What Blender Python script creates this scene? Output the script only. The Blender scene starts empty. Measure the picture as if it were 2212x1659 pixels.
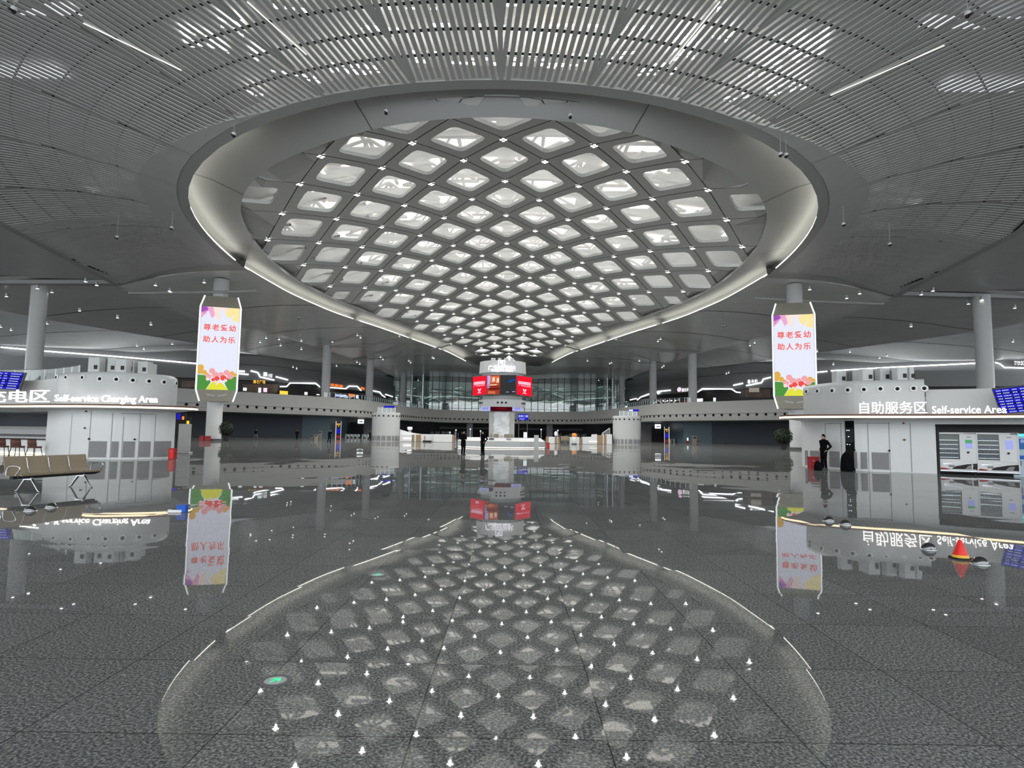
import bpy, math, random
from math import sin, cos, tan, pi, radians, atan2, hypot, sqrt, floor
from mathutils import Vector, Matrix
random.seed(7)
S = bpy.context.scene
COL = S.collection
# ---------------------------------------------------------------- camera
F, EYE, PITCH, ROLL = 1320.0, 1.55, math.atan(108.5/1320.0), 0.0145
XO = -1.05                                   # the hall's axis of symmetry
FW = Vector((0, cos(PITCH), sin(PITCH)))
_u = Vector((0, -sin(PITCH), cos(PITCH)))
RT = Vector((1, 0, 0))*cos(ROLL) + _u*sin(ROLL)
UP = -Vector((1, 0, 0))*sin(ROLL) + _u*cos(ROLL)
cd = bpy.data.cameras.new('camera')
cam = bpy.data.objects.new('camera', cd)
COL.objects.link(cam)
cam.matrix_world = Matrix(((RT.x, UP.x, -FW.x, 0), (RT.y, UP.y, -FW.y, 0), (RT.z, UP.z, -FW.z, EYE), (0, 0, 0, 1)))
cd.sensor_width = 36.0
cd.lens = 36.0*F/2212.0
cd.clip_start, cd.clip_end = 0.1, 1500
S.camera = cam
# ---------------------------------------------------------------- world, exposure
W = bpy.data.worlds.new('world'); S.world = W; W.use_nodes = True
bg = W.node_tree.nodes['Background']
bg.inputs[0].default_value = (0.93, 0.97, 1.0, 1)
bg.inputs[1].default_value = 2.6
S.view_settings.view_transform = 'Standard'
S.view_settings.look = 'None'
S.view_settings.exposure = 0.0
S.view_settings.gamma = 1.0
S.view_settings.use_curve_mapping = False
cy = S.cycles
cy.use_denoising = True
cy.max_bounces, cy.diffuse_bounces, cy.glossy_bounces, cy.transmission_bounces = 7, 3, 4, 5
cy.transparent_max_bounces = 8
cy.sample_clamp_indirect = 4.0
cy.caustics_reflective = False; cy.caustics_refractive = False
cy.use_adaptive_sampling = True
cy.adaptive_threshold = 0.03
# ---------------------------------------------------------------- picture helpers: pixels of the 2212x1659 frame into the hall
def ray(px, py):
    return FW*F + RT*(px-1106.0) + UP*(829.5-py)
def AY(px, py, Y):                            # point at depth Y
    d = ray(px, py); t = Y/d.y
    return Vector((d.x*t, Y, EYE+d.z*t))
def AH(px, py, H):                            # point at height H above the eye
    d = ray(px, py); t = H/d.z
    return Vector((d.x*t, d.y*t, EYE+H))
def G(px, py):                                # point on the floor
    return AH(px, py, -EYE)
def pxm(Y):                                   # metres per pixel at depth Y
    return Y/F
def lerp(a, b, t): return a+(b-a)*t
def tab(t, pts):                              # piecewise linear table
    if t <= pts[0][0]: return pts[0][1]
    for (a, b), (c, d) in zip(pts, pts[1:]):
        if t <= c: return lerp(b, d, (t-a)/(c-a))
    return pts[-1][1]
def mir(p): return Vector((2*XO-p[0], p[1], p[2]))
def resample(P, n):
    P = [Vector(p) for p in P]
    L = [0]
    for a, b in zip(P, P[1:]): L.append(L[-1]+(b-a).length)
    out = []
    for k in range(n):
        s = L[-1]*k/(n-1); j = 0
        while j < len(L)-2 and L[j+1] < s: j += 1
        d = L[j+1]-L[j]
        out.append(P[j].lerp(P[j+1], (s-L[j])/d if d else 0))
    return out
def smooth(P, it=2):
    P = [Vector(p) for p in P]
    for _ in range(it):
        P = [P[0]]+[(P[k-1]+P[k]*2+P[k+1])/4 for k in range(1, len(P)-1)]+[P[-1]]
    return P
# ---------------------------------------------------------------- mesh builder
ORG = {}
class MB:
    def __init__(s): s.v = []; s.f = []; s.m = []; s.cm = 0
    def add(s, vs, fs):
        o = len(s.v); s.v.extend([tuple(x) for x in vs])
        s.f.extend([tuple(i+o for i in f) for f in fs]); s.m.extend([s.cm]*len(fs)); return s
    def box(s, c, d, rz=0.0, M=None):
        x, y, z = d[0]/2, d[1]/2, d[2]/2
        vs = [Vector((a*x, b*y, e*z)) for e in (-1, 1) for b in (-1, 1) for a in (-1, 1)]
        R = M if M is not None else Matrix.Rotation(rz, 3, 'Z')
        vs = [R @ v + Vector(c) for v in vs]
        return s.add(vs, [(0, 2, 3, 1), (4, 5, 7, 6), (0, 1, 5, 4), (2, 6, 7, 3), (0, 4, 6, 2), (1, 3, 7, 5)])
    def rbox(s, c, d, r, rz=0.0, M=None, n=4):   # box with rounded upright corners (or any axis through M)
        pts = []
        x, y = d[0]/2-r, d[1]/2-r
        for k, (a, b) in enumerate(((1, 1), (-1, 1), (-1, -1), (1, -1))):
            for j in range(n+1):
                t = (k+j/n)*pi/2
                pts.append((a*x+r*cos(t), b*y+r*sin(t)))
        R = M if M is not None else Matrix.Rotation(rz, 3, 'Z')
        N = len(pts)
        vs = [R @ Vector((p[0], p[1], -d[2]/2)) + Vector(c) for p in pts]+[R @ Vector((p[0], p[1], d[2]/2)) + Vector(c) for p in pts]
        fs = [(k, (k+1) % N, N+(k+1) % N, N+k) for k in range(N)]+[tuple(range(N-1, -1, -1)), tuple(range(N, 2*N))]
        return s.add(vs, fs)
    def poly(s, pts): return s.add(pts, [tuple(range(len(pts)))])
    def prism(s, pts, z0, z1):                 # plan polygon pulled up
        N = len(pts)
        vs = [(p[0], p[1], z0) for p in pts]+[(p[0], p[1], z1) for p in pts]
        return s.add(vs, [(k, (k+1) % N, N+(k+1) % N, N+k) for k in range(N)]+[tuple(range(N-1, -1, -1)), tuple(range(N, 2*N))])
    def wall(s, pts, z0, z1):                  # open plan line pulled up; z may be lists
        N = len(pts)
        a = z0 if isinstance(z0, (list, tuple)) else [z0]*N
        b = z1 if isinstance(z1, (list, tuple)) else [z1]*N
        vs = [(p[0], p[1], a[k]) for k, p in enumerate(pts)]+[(p[0], p[1], b[k]) for k, p in enumerate(pts)]
        return s.add(vs, [(k, k+1, N+k+1, N+k) for k in range(N-1)])
    def strip(s, A, B):
        N = len(A)
        return s.add(list(A)+list(B), [(k, k+1, N+k+1, N+k) for k in range(N-1)])
    def loft(s, rows, closed=False):
        n = len(rows[0]); vs = [p for r in rows for p in r]; fs = []
        for j in range(len(rows)-1):
            for k in range(n if closed else n-1):
                k2 = (k+1) % n
                fs.append((j*n+k, j*n+k2, (j+1)*n+k2, (j+1)*n+k))
        return s.add(vs, fs)
    def tube(s, P, r, n=8, closed=False, caps=True):
        P = [Vector(p) for p in P]; rows = []
        N = len(P); ref = None
        for k, p in enumerate(P):
            a = P[(k-1) % N] if (k or closed) else p
            b = P[(k+1) % N] if (k < N-1 or closed) else p
            d = (b-a).normalized()
            if ref is None: ref = Vector((0, 0, 1)) if abs(d.z) < .9 else Vector((1, 0, 0))
            x = d.cross(ref)
            if x.length < 1e-6: x = d.orthogonal()
            x.normalize(); y = x.cross(d)
            ref = y
            rr = r[k] if isinstance(r, (list, tuple)) else r
            rows.append([p+x*rr*cos(2*pi*j/n)+y*rr*sin(2*pi*j/n) for j in range(n)])
        if closed: rows.append(rows[0])
        s.loft(rows, True)
        if caps and not closed: s.poly(rows[0][::-1]); s.poly(rows[-1])
        return s
    def limb(s, pts, side=(1, 0, 0), n=12):     # pts: (pos, half width along side, half depth)
        rows = []
        P = [Vector(p[0]) for p in pts]
        for k, (p, a, b) in enumerate(pts):
            d = (P[min(k+1, len(P)-1)]-P[max(k-1, 0)]).normalized()
            x = Vector(side); x = (x-d*x.dot(d)).normalized(); y = d.cross(x)
            rows.append([P[k]+x*a*cos(2*pi*j/n)+y*b*sin(2*pi*j/n) for j in range(n)])
        s.loft(rows, True); s.poly(rows[0][::-1]); s.poly(rows[-1]); return s
    def lathe(s, prof, c=(0, 0, 0), n=24, caps=True, a0=0, a1=2*pi):
        full = abs(a1-a0-2*pi) < 1e-6
        m = n if full else n+1
        rows = [[Vector((c[0]+r*cos(a0+(a1-a0)*j/n), c[1]+r*sin(a0+(a1-a0)*j/n), c[2]+z)) for j in range(m)] for r, z in prof]
        s.loft(rows, full)
        if caps and full:
            if prof[0][0] > 1e-4: s.poly(rows[0][::-1])
            if prof[-1][0] > 1e-4: s.poly(rows[-1])
        return s
    def disc(s, c, nrm, r, depth=0.0, n=16, r2=None):
        d = Vector(nrm).normalized(); x = d.orthogonal().normalized(); y = d.cross(x); c = Vector(c)
        A = [c+x*r*cos(2*pi*j/n)+y*r*sin(2*pi*j/n) for j in range(n)]
        if depth:
            q = r if r2 is None else r2
            B = [c+d*depth+x*q*cos(2*pi*j/n)+y*q*sin(2*pi*j/n) for j in range(n)]
            s.loft([A, B], True); s.poly(A[::-1]); s.poly(B)
        else: s.poly(A)
        return s
    def ball(s, c, r, n=12, sc=(1, 1, 1), z0=-1.0):
        rows = []
        c = Vector(c); m = max(4, n//2)
        t0 = math.asin(z0)
        for k in range(m+1):
            t = lerp(t0, pi/2, k/m)
            rr = max(cos(t), 1e-4)
            rows.append([c+Vector((sc[0]*r*rr*cos(2*pi*j/n), sc[1]*r*rr*sin(2*pi*j/n), sc[2]*r*sin(t))) for j in range(n)])
        s.loft(rows, True); return s
    def build(s, name, mats, parent=None, smooth=False, angle=None):
        o0 = ORG.get(parent.name, Vector((0, 0, 0))) if parent else Vector((0, 0, 0))
        me = bpy.data.meshes.new(name)
        me.from_pydata([tuple(Vector(v)-o0) for v in s.v], [], s.f)
        if not isinstance(mats, (list, tuple)): mats = [mats]
        for m in mats: me.materials.append(m)
        if len(mats) > 1: me.polygons.foreach_set('material_index', s.m)
        if smooth:
            me.polygons.foreach_set('use_smooth', [True]*len(me.polygons))
            if angle: me.set_sharp_from_angle(angle=radians(angle))
        me.update()
        o = bpy.data.objects.new(name, me); COL.objects.link(o)
        if parent:
            o.parent = parent; ORG[o.name] = o0
        return o
def thing(name, label, cat, loc=(0, 0, 0), group=None):
    o = bpy.data.objects.new(name, None); COL.objects.link(o)
    o.empty_display_size = .2
    o.location = loc; ORG[o.name] = Vector(loc)
    o['label'] = label; o['category'] = cat
    if group: o['group'] = group
    return o
def tag(o, label, cat, group=None):
    o['label'] = label; o['category'] = cat
    if group: o['group'] = group
    return o
def struct(o, label=None, cat=None):
    o['kind'] = 'structure'
    if label: o['label'] = label
    if cat: o['category'] = cat
    return o
def dup(root, loc, rz, label, group=None):
    r = root.copy(); COL.objects.link(r); r.location = loc; r.rotation_euler = (0, 0, rz); r['label'] = label
    if group: r['group'] = group
    ORG[r.name] = Vector(loc)
    for c in list(root.children):
        d = c.copy(); COL.objects.link(d); d.parent = r
        for g in list(c.children):
            e = g.copy(); COL.objects.link(e); e.parent = d
    return r
def place(root, loc, rz=0.0):
    root.location = loc; root.rotation_euler = (0, 0, rz); ORG[root.name] = Vector(loc); return root
def textmb(mb, txt, size, M, depth=0.0, align='CENTER', bold=0.0, space=1.0):   # writing as a mesh, M places the text plane
    cu = bpy.data.curves.new('t', 'FONT'); cu.body = txt; cu.size = size; cu.align_x = align; cu.align_y = 'CENTER'
    cu.extrude = depth/2; cu.offset = bold; cu.resolution_u = 3; cu.space_character = space
    o = bpy.data.objects.new('t', cu); COL.objects.link(o)
    dg = bpy.context.evaluated_depsgraph_get(); dg.update()
    me = bpy.data.meshes.new_from_object(o.evaluated_get(dg))
    vs = [M @ v.co for v in me.vertices]; fs = [tuple(p.vertices) for p in me.polygons]
    mb.add(vs, fs)
    bpy.data.objects.remove(o); bpy.data.curves.remove(cu); bpy.data.meshes.remove(me)
    return mb
def frame(o, x, z):                             # matrix with columns x, z(up), normal and origin
    x = Vector(x).normalized(); z = Vector(z).normalized(); n = x.cross(z)
    return Matrix(((x.x, z.x, n.x, o[0]), (x.y, z.y, n.y, o[1]), (x.z, z.z, n.z, o[2]), (0, 0, 0, 1)))
# ---------------------------------------------------------------- materials
MT = {}
def mat(name, col, rough=.5, metal=0.0, ior=1.45, noise=0.0, nscale=8.0, alpha=None, bump=0.0, coat=0.0):
    m = bpy.data.materials.new(name); m.use_nodes = True; MT[name] = m
    nt = m.node_tree; b = nt.nodes['Principled BSDF']
    b.inputs['Base Color'].default_value = (*col, 1); b.inputs['Roughness'].default_value = rough
    b.inputs['Metallic'].default_value = metal; b.inputs['IOR'].default_value = ior
    if coat: b.inputs['Coat Weight'].default_value = coat; b.inputs['Coat Roughness'].default_value = .1
    if noise or bump:
        tc = nt.nodes.new('ShaderNodeTexCoord'); nz = nt.nodes.new('ShaderNodeTexNoise')
        nz.inputs['Scale'].default_value = nscale; nz.inputs['Detail'].default_value = 4
        nt.links.new(tc.outputs['Object'], nz.inputs['Vector'])
        if noise:
            mx = nt.nodes.new('ShaderNodeMix'); mx.data_type = 'RGBA'
            mx.inputs[6].default_value = (*[c*(1-noise) for c in col], 1); mx.inputs[7].default_value = (*[min(1, c*(1+noise)) for c in col], 1)
            nt.links.new(nz.outputs['Fac'], mx.inputs[0]); nt.links.new(mx.outputs[2], b.inputs['Base Color'])
        if bump:
            bp = nt.nodes.new('ShaderNodeBump'); bp.inputs['Strength'].default_value = bump; bp.inputs['Distance'].default_value = .02
            nt.links.new(nz.outputs['Fac'], bp.inputs['Height']); nt.links.new(bp.outputs['Normal'], b.inputs['Normal'])
    return m
def emit(name, col, st, sample=False):
    m = bpy.data.materials.new(name); m.use_nodes = True; MT[name] = m
    nt = m.node_tree; nt.nodes.clear()
    e = nt.nodes.new('ShaderNodeEmission'); e.inputs[0].default_value = (*col, 1); e.inputs[1].default_value = st
    o = nt.nodes.new('ShaderNodeOutputMaterial'); nt.links.new(e.outputs[0], o.inputs[0])
    m.cycles.emission_sampling = 'FRONT_BACK' if sample else 'NONE'
    return m
def glassy(name, col, mixf=.35, rough=.02):      # pane: part see-through, part tinted gloss
    m = bpy.data.materials.new(name); m.use_nodes = True; MT[name] = m
    nt = m.node_tree; nt.nodes.clear()
    t = nt.nodes.new('ShaderNodeBsdfTransparent'); t.inputs[0].default_value = (*col, 1)
    g = nt.nodes.new('ShaderNodeBsdfGlossy'); g.inputs[0].default_value = (.9, .95, .95, 1); g.inputs['Roughness'].default_value = rough
    mx = nt.nodes.new('ShaderNodeMixShader'); mx.inputs[0].default_value = mixf
    o = nt.nodes.new('ShaderNodeOutputMaterial')
    nt.links.new(t.outputs[0], mx.inputs[1]); nt.links.new(g.outputs[0], mx.inputs[2]); nt.links.new(mx.outputs[0], o.inputs[0])
    return m
mat('lattice', (.66, .665, .65), .6, noise=.05, nscale=.6)
mat('seam', (.05, .05, .05), .7)
mat('cornice', (.50, .505, .50), .42, noise=.04, nscale=.3)
mat('lip', (.40, .405, .40), .5)
mat('slat', (.56, .57, .565), .45, noise=.08, nscale=.8)
mat('carrier', (.04, .04, .04), .8)
mat('plenum', (.62, .63, .61), .8, noise=.15, nscale=.25)
mat('plenumgrey', (.70, .71, .70), .8, noise=.5, nscale=.35)
mat('soffit', (.80, .805, .79), .27, noise=.10, nscale=.35, ior=1.6)
mat('truss', (.55, .54, .52), .6)
mat('white', (.78, .79, .79), .4, noise=.02, nscale=2)
mat('drum', (.55, .56, .56), .42, noise=.03, nscale=1.5)
mat('grey', (.42, .43, .43), .5, noise=.05, nscale=1.5)
mat('fascia', (.50, .50, .485), .45, noise=.03, nscale=.5)
mat('column', (.62, .63, .63), .35, noise=.04, nscale=.6)
mat('grille', (.26, .26, .27), .6, noise=.1, nscale=6)
mat('darkgrey', (.10, .10, .11), .5)
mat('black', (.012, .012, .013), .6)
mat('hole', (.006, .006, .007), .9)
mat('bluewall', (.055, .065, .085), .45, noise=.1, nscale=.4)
mat('bluepanel', (.10, .16, .19), .4)
mat('brownedge', (.12, .06, .045), .5)
mat('red', (.36, .012, .02), .45)
mat('redbright', (.75, .02, .012), .4)
mat('yellow', (.80, .45, .03), .45)
mat('wood', (.36, .24, .13), .5, noise=.15, nscale=5)
mat('beige', (.30, .245, .17), .38, noise=.08, nscale=3)
mat('brown', (.10, .035, .022), .5)
mat('chrome', (.17, .175, .18), .06, metal=1.0)
mat('steel', (.60, .62, .65), .28, metal=1.0)
mat('taupe', (.30, .29, .235), .5)
mat('skin', (.55, .34, .25), .5)
mat('cloth', (.006, .006, .007), .9, ior=1.12)
mat('clothgrey', (.12, .14, .13), .8)
mat('hair', (.006, .005, .005), .8, ior=1.15)
mat('leaf', (.012, .022, .010), .6, noise=.3, nscale=3)
mat('terracotta', (.03, .028, .027), .6)
mat('blue', (.01, .10, .55), .4)
mat('marble', (.50, .50, .48), .3, noise=.18, nscale=1.2)
mat('carved', (.92, .93, .95), .45, noise=.05, nscale=2)
mat('orangetoy', (.85, .30, .05), .5)
emit('led', (1.0, .98, .86), 5.5, True)
emit('ledwarm', (1.0, .80, .52), 3.0, True)
emit('ledwhite', (.95, .98, 1.0), 1.6)
emit('ledline', (.95, .98, 1.0), 5.0, True)
emit('ledframe', (.97, .98, 1.0), 1.5)
emit('letter', (1.0, .98, .93), 3.0)
emit('spot', (1.0, .99, .95), 9.0)
emit('sky', (1.0, .97, .90), 3.7, True)
emit('skyhot', (1.0, .98, .95), 8.0, True)
emit('skysoft', (.95, .98, 1.0), 1.1, True)
emit('sunglint', (1.0, .86, .62), 60.0)
emit('postersky', (.82, .85, .99), 1.0)
emit('screenred', (.95, .012, .035), .95)
emit('screenblue', (.02, .02, .62), .85)
emit('screentext', (.62, .70, 1.0), 1.0)
emit('lilac', (.42, .47, .95), .9)
emit('orange', (1.0, .22, .03), 1.5)
emit('amber', (1.0, .55, .05), 1.4)
emit('pinkwhite', (1.0, .72, .90), 1.1)
emit('darkred', (.09, .004, .010), .6)
emit('cyan', (.12, .85, .95), 1.2)
emit('green', (.10, .85, .42), 1.1)
emit('paleglow', (.80, .95, 1.0), 1.2)
emit('shopglow', (.55, .47, .40), .55)
# ---------------------------------------------------------------- floor
def floor_material():
    m = bpy.data.materials.new('granite'); m.use_nodes = True
    nt = m.node_tree; N = nt.nodes; L = nt.links; b = N['Principled BSDF']
    ge = N.new('ShaderNodeNewGeometry')
    off = N.new('ShaderNodeVectorMath'); off.operation = 'ADD'; off.inputs[1].default_value = (0.487, -0.26, 0)
    L.new(ge.outputs['Position'], off.inputs[0])
    sx = N.new('ShaderNodeSeparateXYZ'); L.new(off.outputs[0], sx.inputs[0])
    fl = N.new('ShaderNodeVectorMath'); fl.operation = 'FLOOR'; L.new(off.outputs[0], fl.inputs[0])
    wn = N.new('ShaderNodeTexWhiteNoise'); wn.noise_dimensions = '2D'; L.new(fl.outputs[0], wn.inputs['Vector'])
    c = N.new('ShaderNodeVectorMath'); c.operation = 'SUBTRACT'; c.inputs[1].default_value = (.5, .5, .5); L.new(wn.outputs['Color'], c.inputs[0])
    k = N.new('ShaderNodeVectorMath'); k.operation = 'MULTIPLY'; k.inputs[1].default_value = (.0025, .0042, 0); L.new(c.outputs[0], k.inputs[0])
    # larger slabs of laying out of level
    big = N.new('ShaderNodeVectorMath'); big.operation = 'MULTIPLY'; big.inputs[1].default_value = (.125, .25, 0); L.new(off.outputs[0], big.inputs[0])
    fb = N.new('ShaderNodeVectorMath'); fb.operation = 'FLOOR'; L.new(big.outputs[0], fb.inputs[0])
    wb = N.new('ShaderNodeTexWhiteNoise'); wb.noise_dimensions = '2D'; L.new(fb.outputs[0], wb.inputs['Vector'])
    cb = N.new('ShaderNodeVectorMath'); cb.operation = 'SUBTRACT'; cb.inputs[1].default_value = (.5, .5, .5); L.new(wb.outputs['Color'], cb.inputs[0])
    kb = N.new('ShaderNodeVectorMath'); kb.operation = 'MULTIPLY'; kb.inputs[1].default_value = (.002, .0065, 0); L.new(cb.outputs[0], kb.inputs[0])
    s1 = N.new('ShaderNodeVectorMath'); s1.operation = 'ADD'; L.new(k.outputs[0], s1.inputs[0]); L.new(kb.outputs[0], s1.inputs[1])
    s2 = N.new('ShaderNodeVectorMath'); s2.operation = 'ADD'; L.new(s1.outputs[0], s2.inputs[0]); L.new(ge.outputs['Normal'], s2.inputs[1])
    nn = N.new('ShaderNodeVectorMath'); nn.operation = 'NORMALIZE'; L.new(s2.outputs[0], nn.inputs[0])
    L.new(nn.outputs[0], b.inputs['Normal'])
    # granite speckle
    nz = N.new('ShaderNodeTexNoise'); nz.inputs['Scale'].default_value = 58; nz.inputs['Detail'].default_value = 3; nz.inputs['Roughness'].default_value = .7
    L.new(ge.outputs['Position'], nz.inputs['Vector'])
    cr = N.new('ShaderNodeValToRGB'); e = cr.color_ramp.elements
    e[0].position = .36; e[0].color = (.030, .031, .031, 1)
    e[1].position = .66; e[1].color = (.26, .265, .255, 1)
    e2 = e.new(.5); e2.color = (.10, .103, .101, 1)
    L.new(nz.outputs['Fac'], cr.inputs[0])
    tv = N.new('ShaderNodeMath'); tv.operation = 'MULTIPLY_ADD'; tv.inputs[1].default_value = .22; tv.inputs[2].default_value = .89
    L.new(wn.outputs['Value'], tv.inputs[0])
    # joints
    def joint(sock):
        fr = N.new('ShaderNodeMath'); fr.operation = 'FRACT'; L.new(sock, fr.inputs[0])
        a = N.new('ShaderNodeMath'); a.operation = 'SUBTRACT'; a.inputs[1].default_value = .5; L.new(fr.outputs[0], a.inputs[0])
        ab = N.new('ShaderNodeMath'); ab.operation = 'ABSOLUTE'; L.new(a.outputs[0], ab.inputs[0])
        g = N.new('ShaderNodeMath'); g.operation = 'LESS_THAN'; g.inputs[1].default_value = .4963; L.new(ab.outputs[0], g.inputs[0]); return g
    jx, jy = joint(sx.outputs[0]), joint(sx.outputs[1])
    jm = N.new('ShaderNodeMath'); jm.operation = 'MULTIPLY'; L.new(jx.outputs[0], jm.inputs[0]); L.new(jy.outputs[0], jm.inputs[1])
    ja = N.new('ShaderNodeMath'); ja.operation = 'MULTIPLY_ADD'; ja.inputs[1].default_value = .8; ja.inputs[2].default_value = .2; L.new(jm.outputs[0], ja.inputs[0])
    tt = N.new('ShaderNodeMath'); tt.operation = 'MULTIPLY'; L.new(ja.outputs[0], tt.inputs[0]); L.new(tv.outputs[0], tt.inputs[1])
    mu = N.new('ShaderNodeVectorMath'); mu.operation = 'SCALE'; L.new(cr.outputs[0], mu.inputs[0]); L.new(tt.outputs[0], mu.inputs['Scale'])
    L.new(mu.outputs[0], b.inputs['Base Color'])
    b.inputs['Roughness'].default_value = .014
    b.inputs['IOR'].default_value = 2.0
    b.inputs['IOR'].default_value = 2.2
    # a matt film of wear over the polish
    df = N.new('ShaderNodeBsdfDiffuse'); sc = N.new('ShaderNodeVectorMath'); sc.operation = 'SCALE'; sc.inputs['Scale'].default_value = 2.1
    L.new(mu.outputs[0], sc.inputs[0]); L.new(sc.outputs[0], df.inputs[0])
    ms = N.new('ShaderNodeMixShader'); ms.inputs[0].default_value = .30
    L.new(b.outputs[0], ms.inputs[1]); L.new(df.outputs[0], ms.inputs[2]); L.new(ms.outputs[0], N['Material Output'].inputs[0])
    return m
fm = MB(); fm.add([(-170, -45, 0), (170, -45, 0), (170, 290, 0), (-170, 290, 0)], [(0, 1, 2, 3)])
struct(fm.build('floor', floor_material()), 'polished grey granite floor of square slabs', 'floor')
# ---------------------------------------------------------------- the dome: lattice, skylights, cornice, rim
CX, PY, Y0 = 3.9, 12.11, 56.6
HC = [(-1.7, 18.2), (-0.98, 19.98), (-0.49, 21.12), (-0.0, 21.92), (0.99, 22.71), (1.99, 23.1), (2.99, 23.13), (3.99, 22.95), (4.99, 22.51), (5.99, 22.16), (7.0, 21.68), (8.0, 21.17), (9.0, 20.82), (10.0, 20.52), (11.0, 20.33), (13, 20.03)]
def ZL(x, y):                                  # height of the lattice skin
    n = (y-Y0)/PY; i = (x-XO)/CX
    return EYE+1.2*(tab(n, HC)-.09*i*i)
def hit_lattice(px, py):
    d = ray(px, py); a, b = 20.0, 230.0
    f = lambda y: EYE+d.z*y/d.y-ZL(d.x*y/d.y, y)
    for _ in range(60):
        m = (a+b)/2
        if f(m) < 0: a = m
        else: b = m
    y = (a+b)/2; return Vector((d.x*y/d.y, y, EYE+d.z*y/d.y))
LATT = [(1088, 249), (1000, 251), (900, 259), (800, 271), (687, 315), (593, 343.6), (542, 383), (515, 427), (517, 474), (542, 517), (579, 557), (629, 600), (700, 637), (775, 668), (880, 706), (994, 750), (1040, 772)]
lat = [hit_lattice(*p) for p in LATT]
lat[0].x = XO
tipY = 186.0
lat.append(Vector((XO-3.0, tipY, ZL(XO, tipY))))
lat.append(Vector((XO, tipY+2, ZL(XO, tipY+2))))
NL = 70
latL = smooth(resample(lat, NL), 3)
def flat_apex(P):
    P[0].y = P[1].y-(P[2].y-P[1].y)/3; P[0].z = P[1].z+(P[1].z-P[2].z)/3; P[0].x = XO
flat_apex(latL)
HR = [(0, 24.5), (723, 23.6), (481, 22.2), (401, 21.3)]
RIM = [(1076, 190, 24.5), (940, 193, 24.3), (800, 206, 23.9), (723, 221, 23.5), (615, 246, 22.9), (542, 275, 22.4), (481, 307, 21.9), (434, 347, 21.5), (409, 383, 21.3), (401, 427, 21.2), (416, 466.5, 21.2), (445, 506, 21.3), (481, 542, 21.6), (521, 575, 21.9), (538, 585, 22.0), (626.6, 636, 22.2), (721.5, 677, 22.3), (825, 710.5, 22.4), (967, 761, 22.2), (1035, 796, 21.9)]
rim = [AH(*r) for r in RIM]; rim[0].x = XO
rim.append(Vector((XO-5.0, 214, EYE+20.6)))
rimL = smooth(resample(rim, NL), 2)
flat_apex(rimL)
def lat_half(y):
    best = 0
    for a, b in zip(latL, latL[1:]):
        if (a.y-y)*(b.y-y) <= 0 and a.y != b.y:
            t = (y-a.y)/(b.y-a.y); best = max(best, XO-lerp(a.x, b.x, t))
    return best
lm = MB()
OUTL = [(p.x, p.y) for p in latL]+[(2*XO-p.x, p.y) for p in latL[-2:0:-1]]
def inside(x, y):
    c = False; N = len(OUTL)
    for k in range(N):
        a, b = OUTL[k], OUTL[(k+1) % N]
        if (a[1] > y) != (b[1] > y) and x < (b[0]-a[0])*(y-a[1])/(b[1]-a[1])+a[0]: c = not c
    return c
def ZC(x, y):                                   # lattice skin, lifted clear of the cornice beyond its outline
    if inside(x, y): return ZL(x, y)
    best = None
    for k in range(len(OUTL)):
        a, b = OUTL[k], OUTL[(k+1) % len(OUTL)]
        ex, ey = b[0]-a[0], b[1]-a[1]; l2 = ex*ex+ey*ey
        t = min(1, max(0, ((x-a[0])*ex+(y-a[1])*ey)/l2)) if l2 else 0
        qx, qy = a[0]+ex*t, a[1]+ey*t; d = hypot(x-qx, y-qy)
        if best is None or d < best[0]: best = (d, qx, qy)
    return ZL(best[1], best[2])+.05+.55*min(best[0], 1.3)
def VC(x, y, dz=0.0):                            # lattice point, drawn in to a narrow margin beyond the outline
    if not inside(x, y):
        best = None
        for k in range(len(OUTL)):
            a, b = OUTL[k], OUTL[(k+1) % len(OUTL)]
            ex, ey = b[0]-a[0], b[1]-a[1]; l2 = ex*ex+ey*ey
            t = min(1, max(0, ((x-a[0])*ex+(y-a[1])*ey)/l2)) if l2 else 0
            qx, qy = a[0]+ex*t, a[1]+ey*t; d = hypot(x-qx, y-qy)
            if best is None or d < best[0]: best = (d, qx, qy)
        if best[0] > 1.3: x, y = best[1]+(x-best[1])*1.3/best[0], best[2]+(y-best[2])*1.3/best[0]
    return Vector((x, y, ZC(x, y)+dz))
panes = []; nodes = {}
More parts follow.
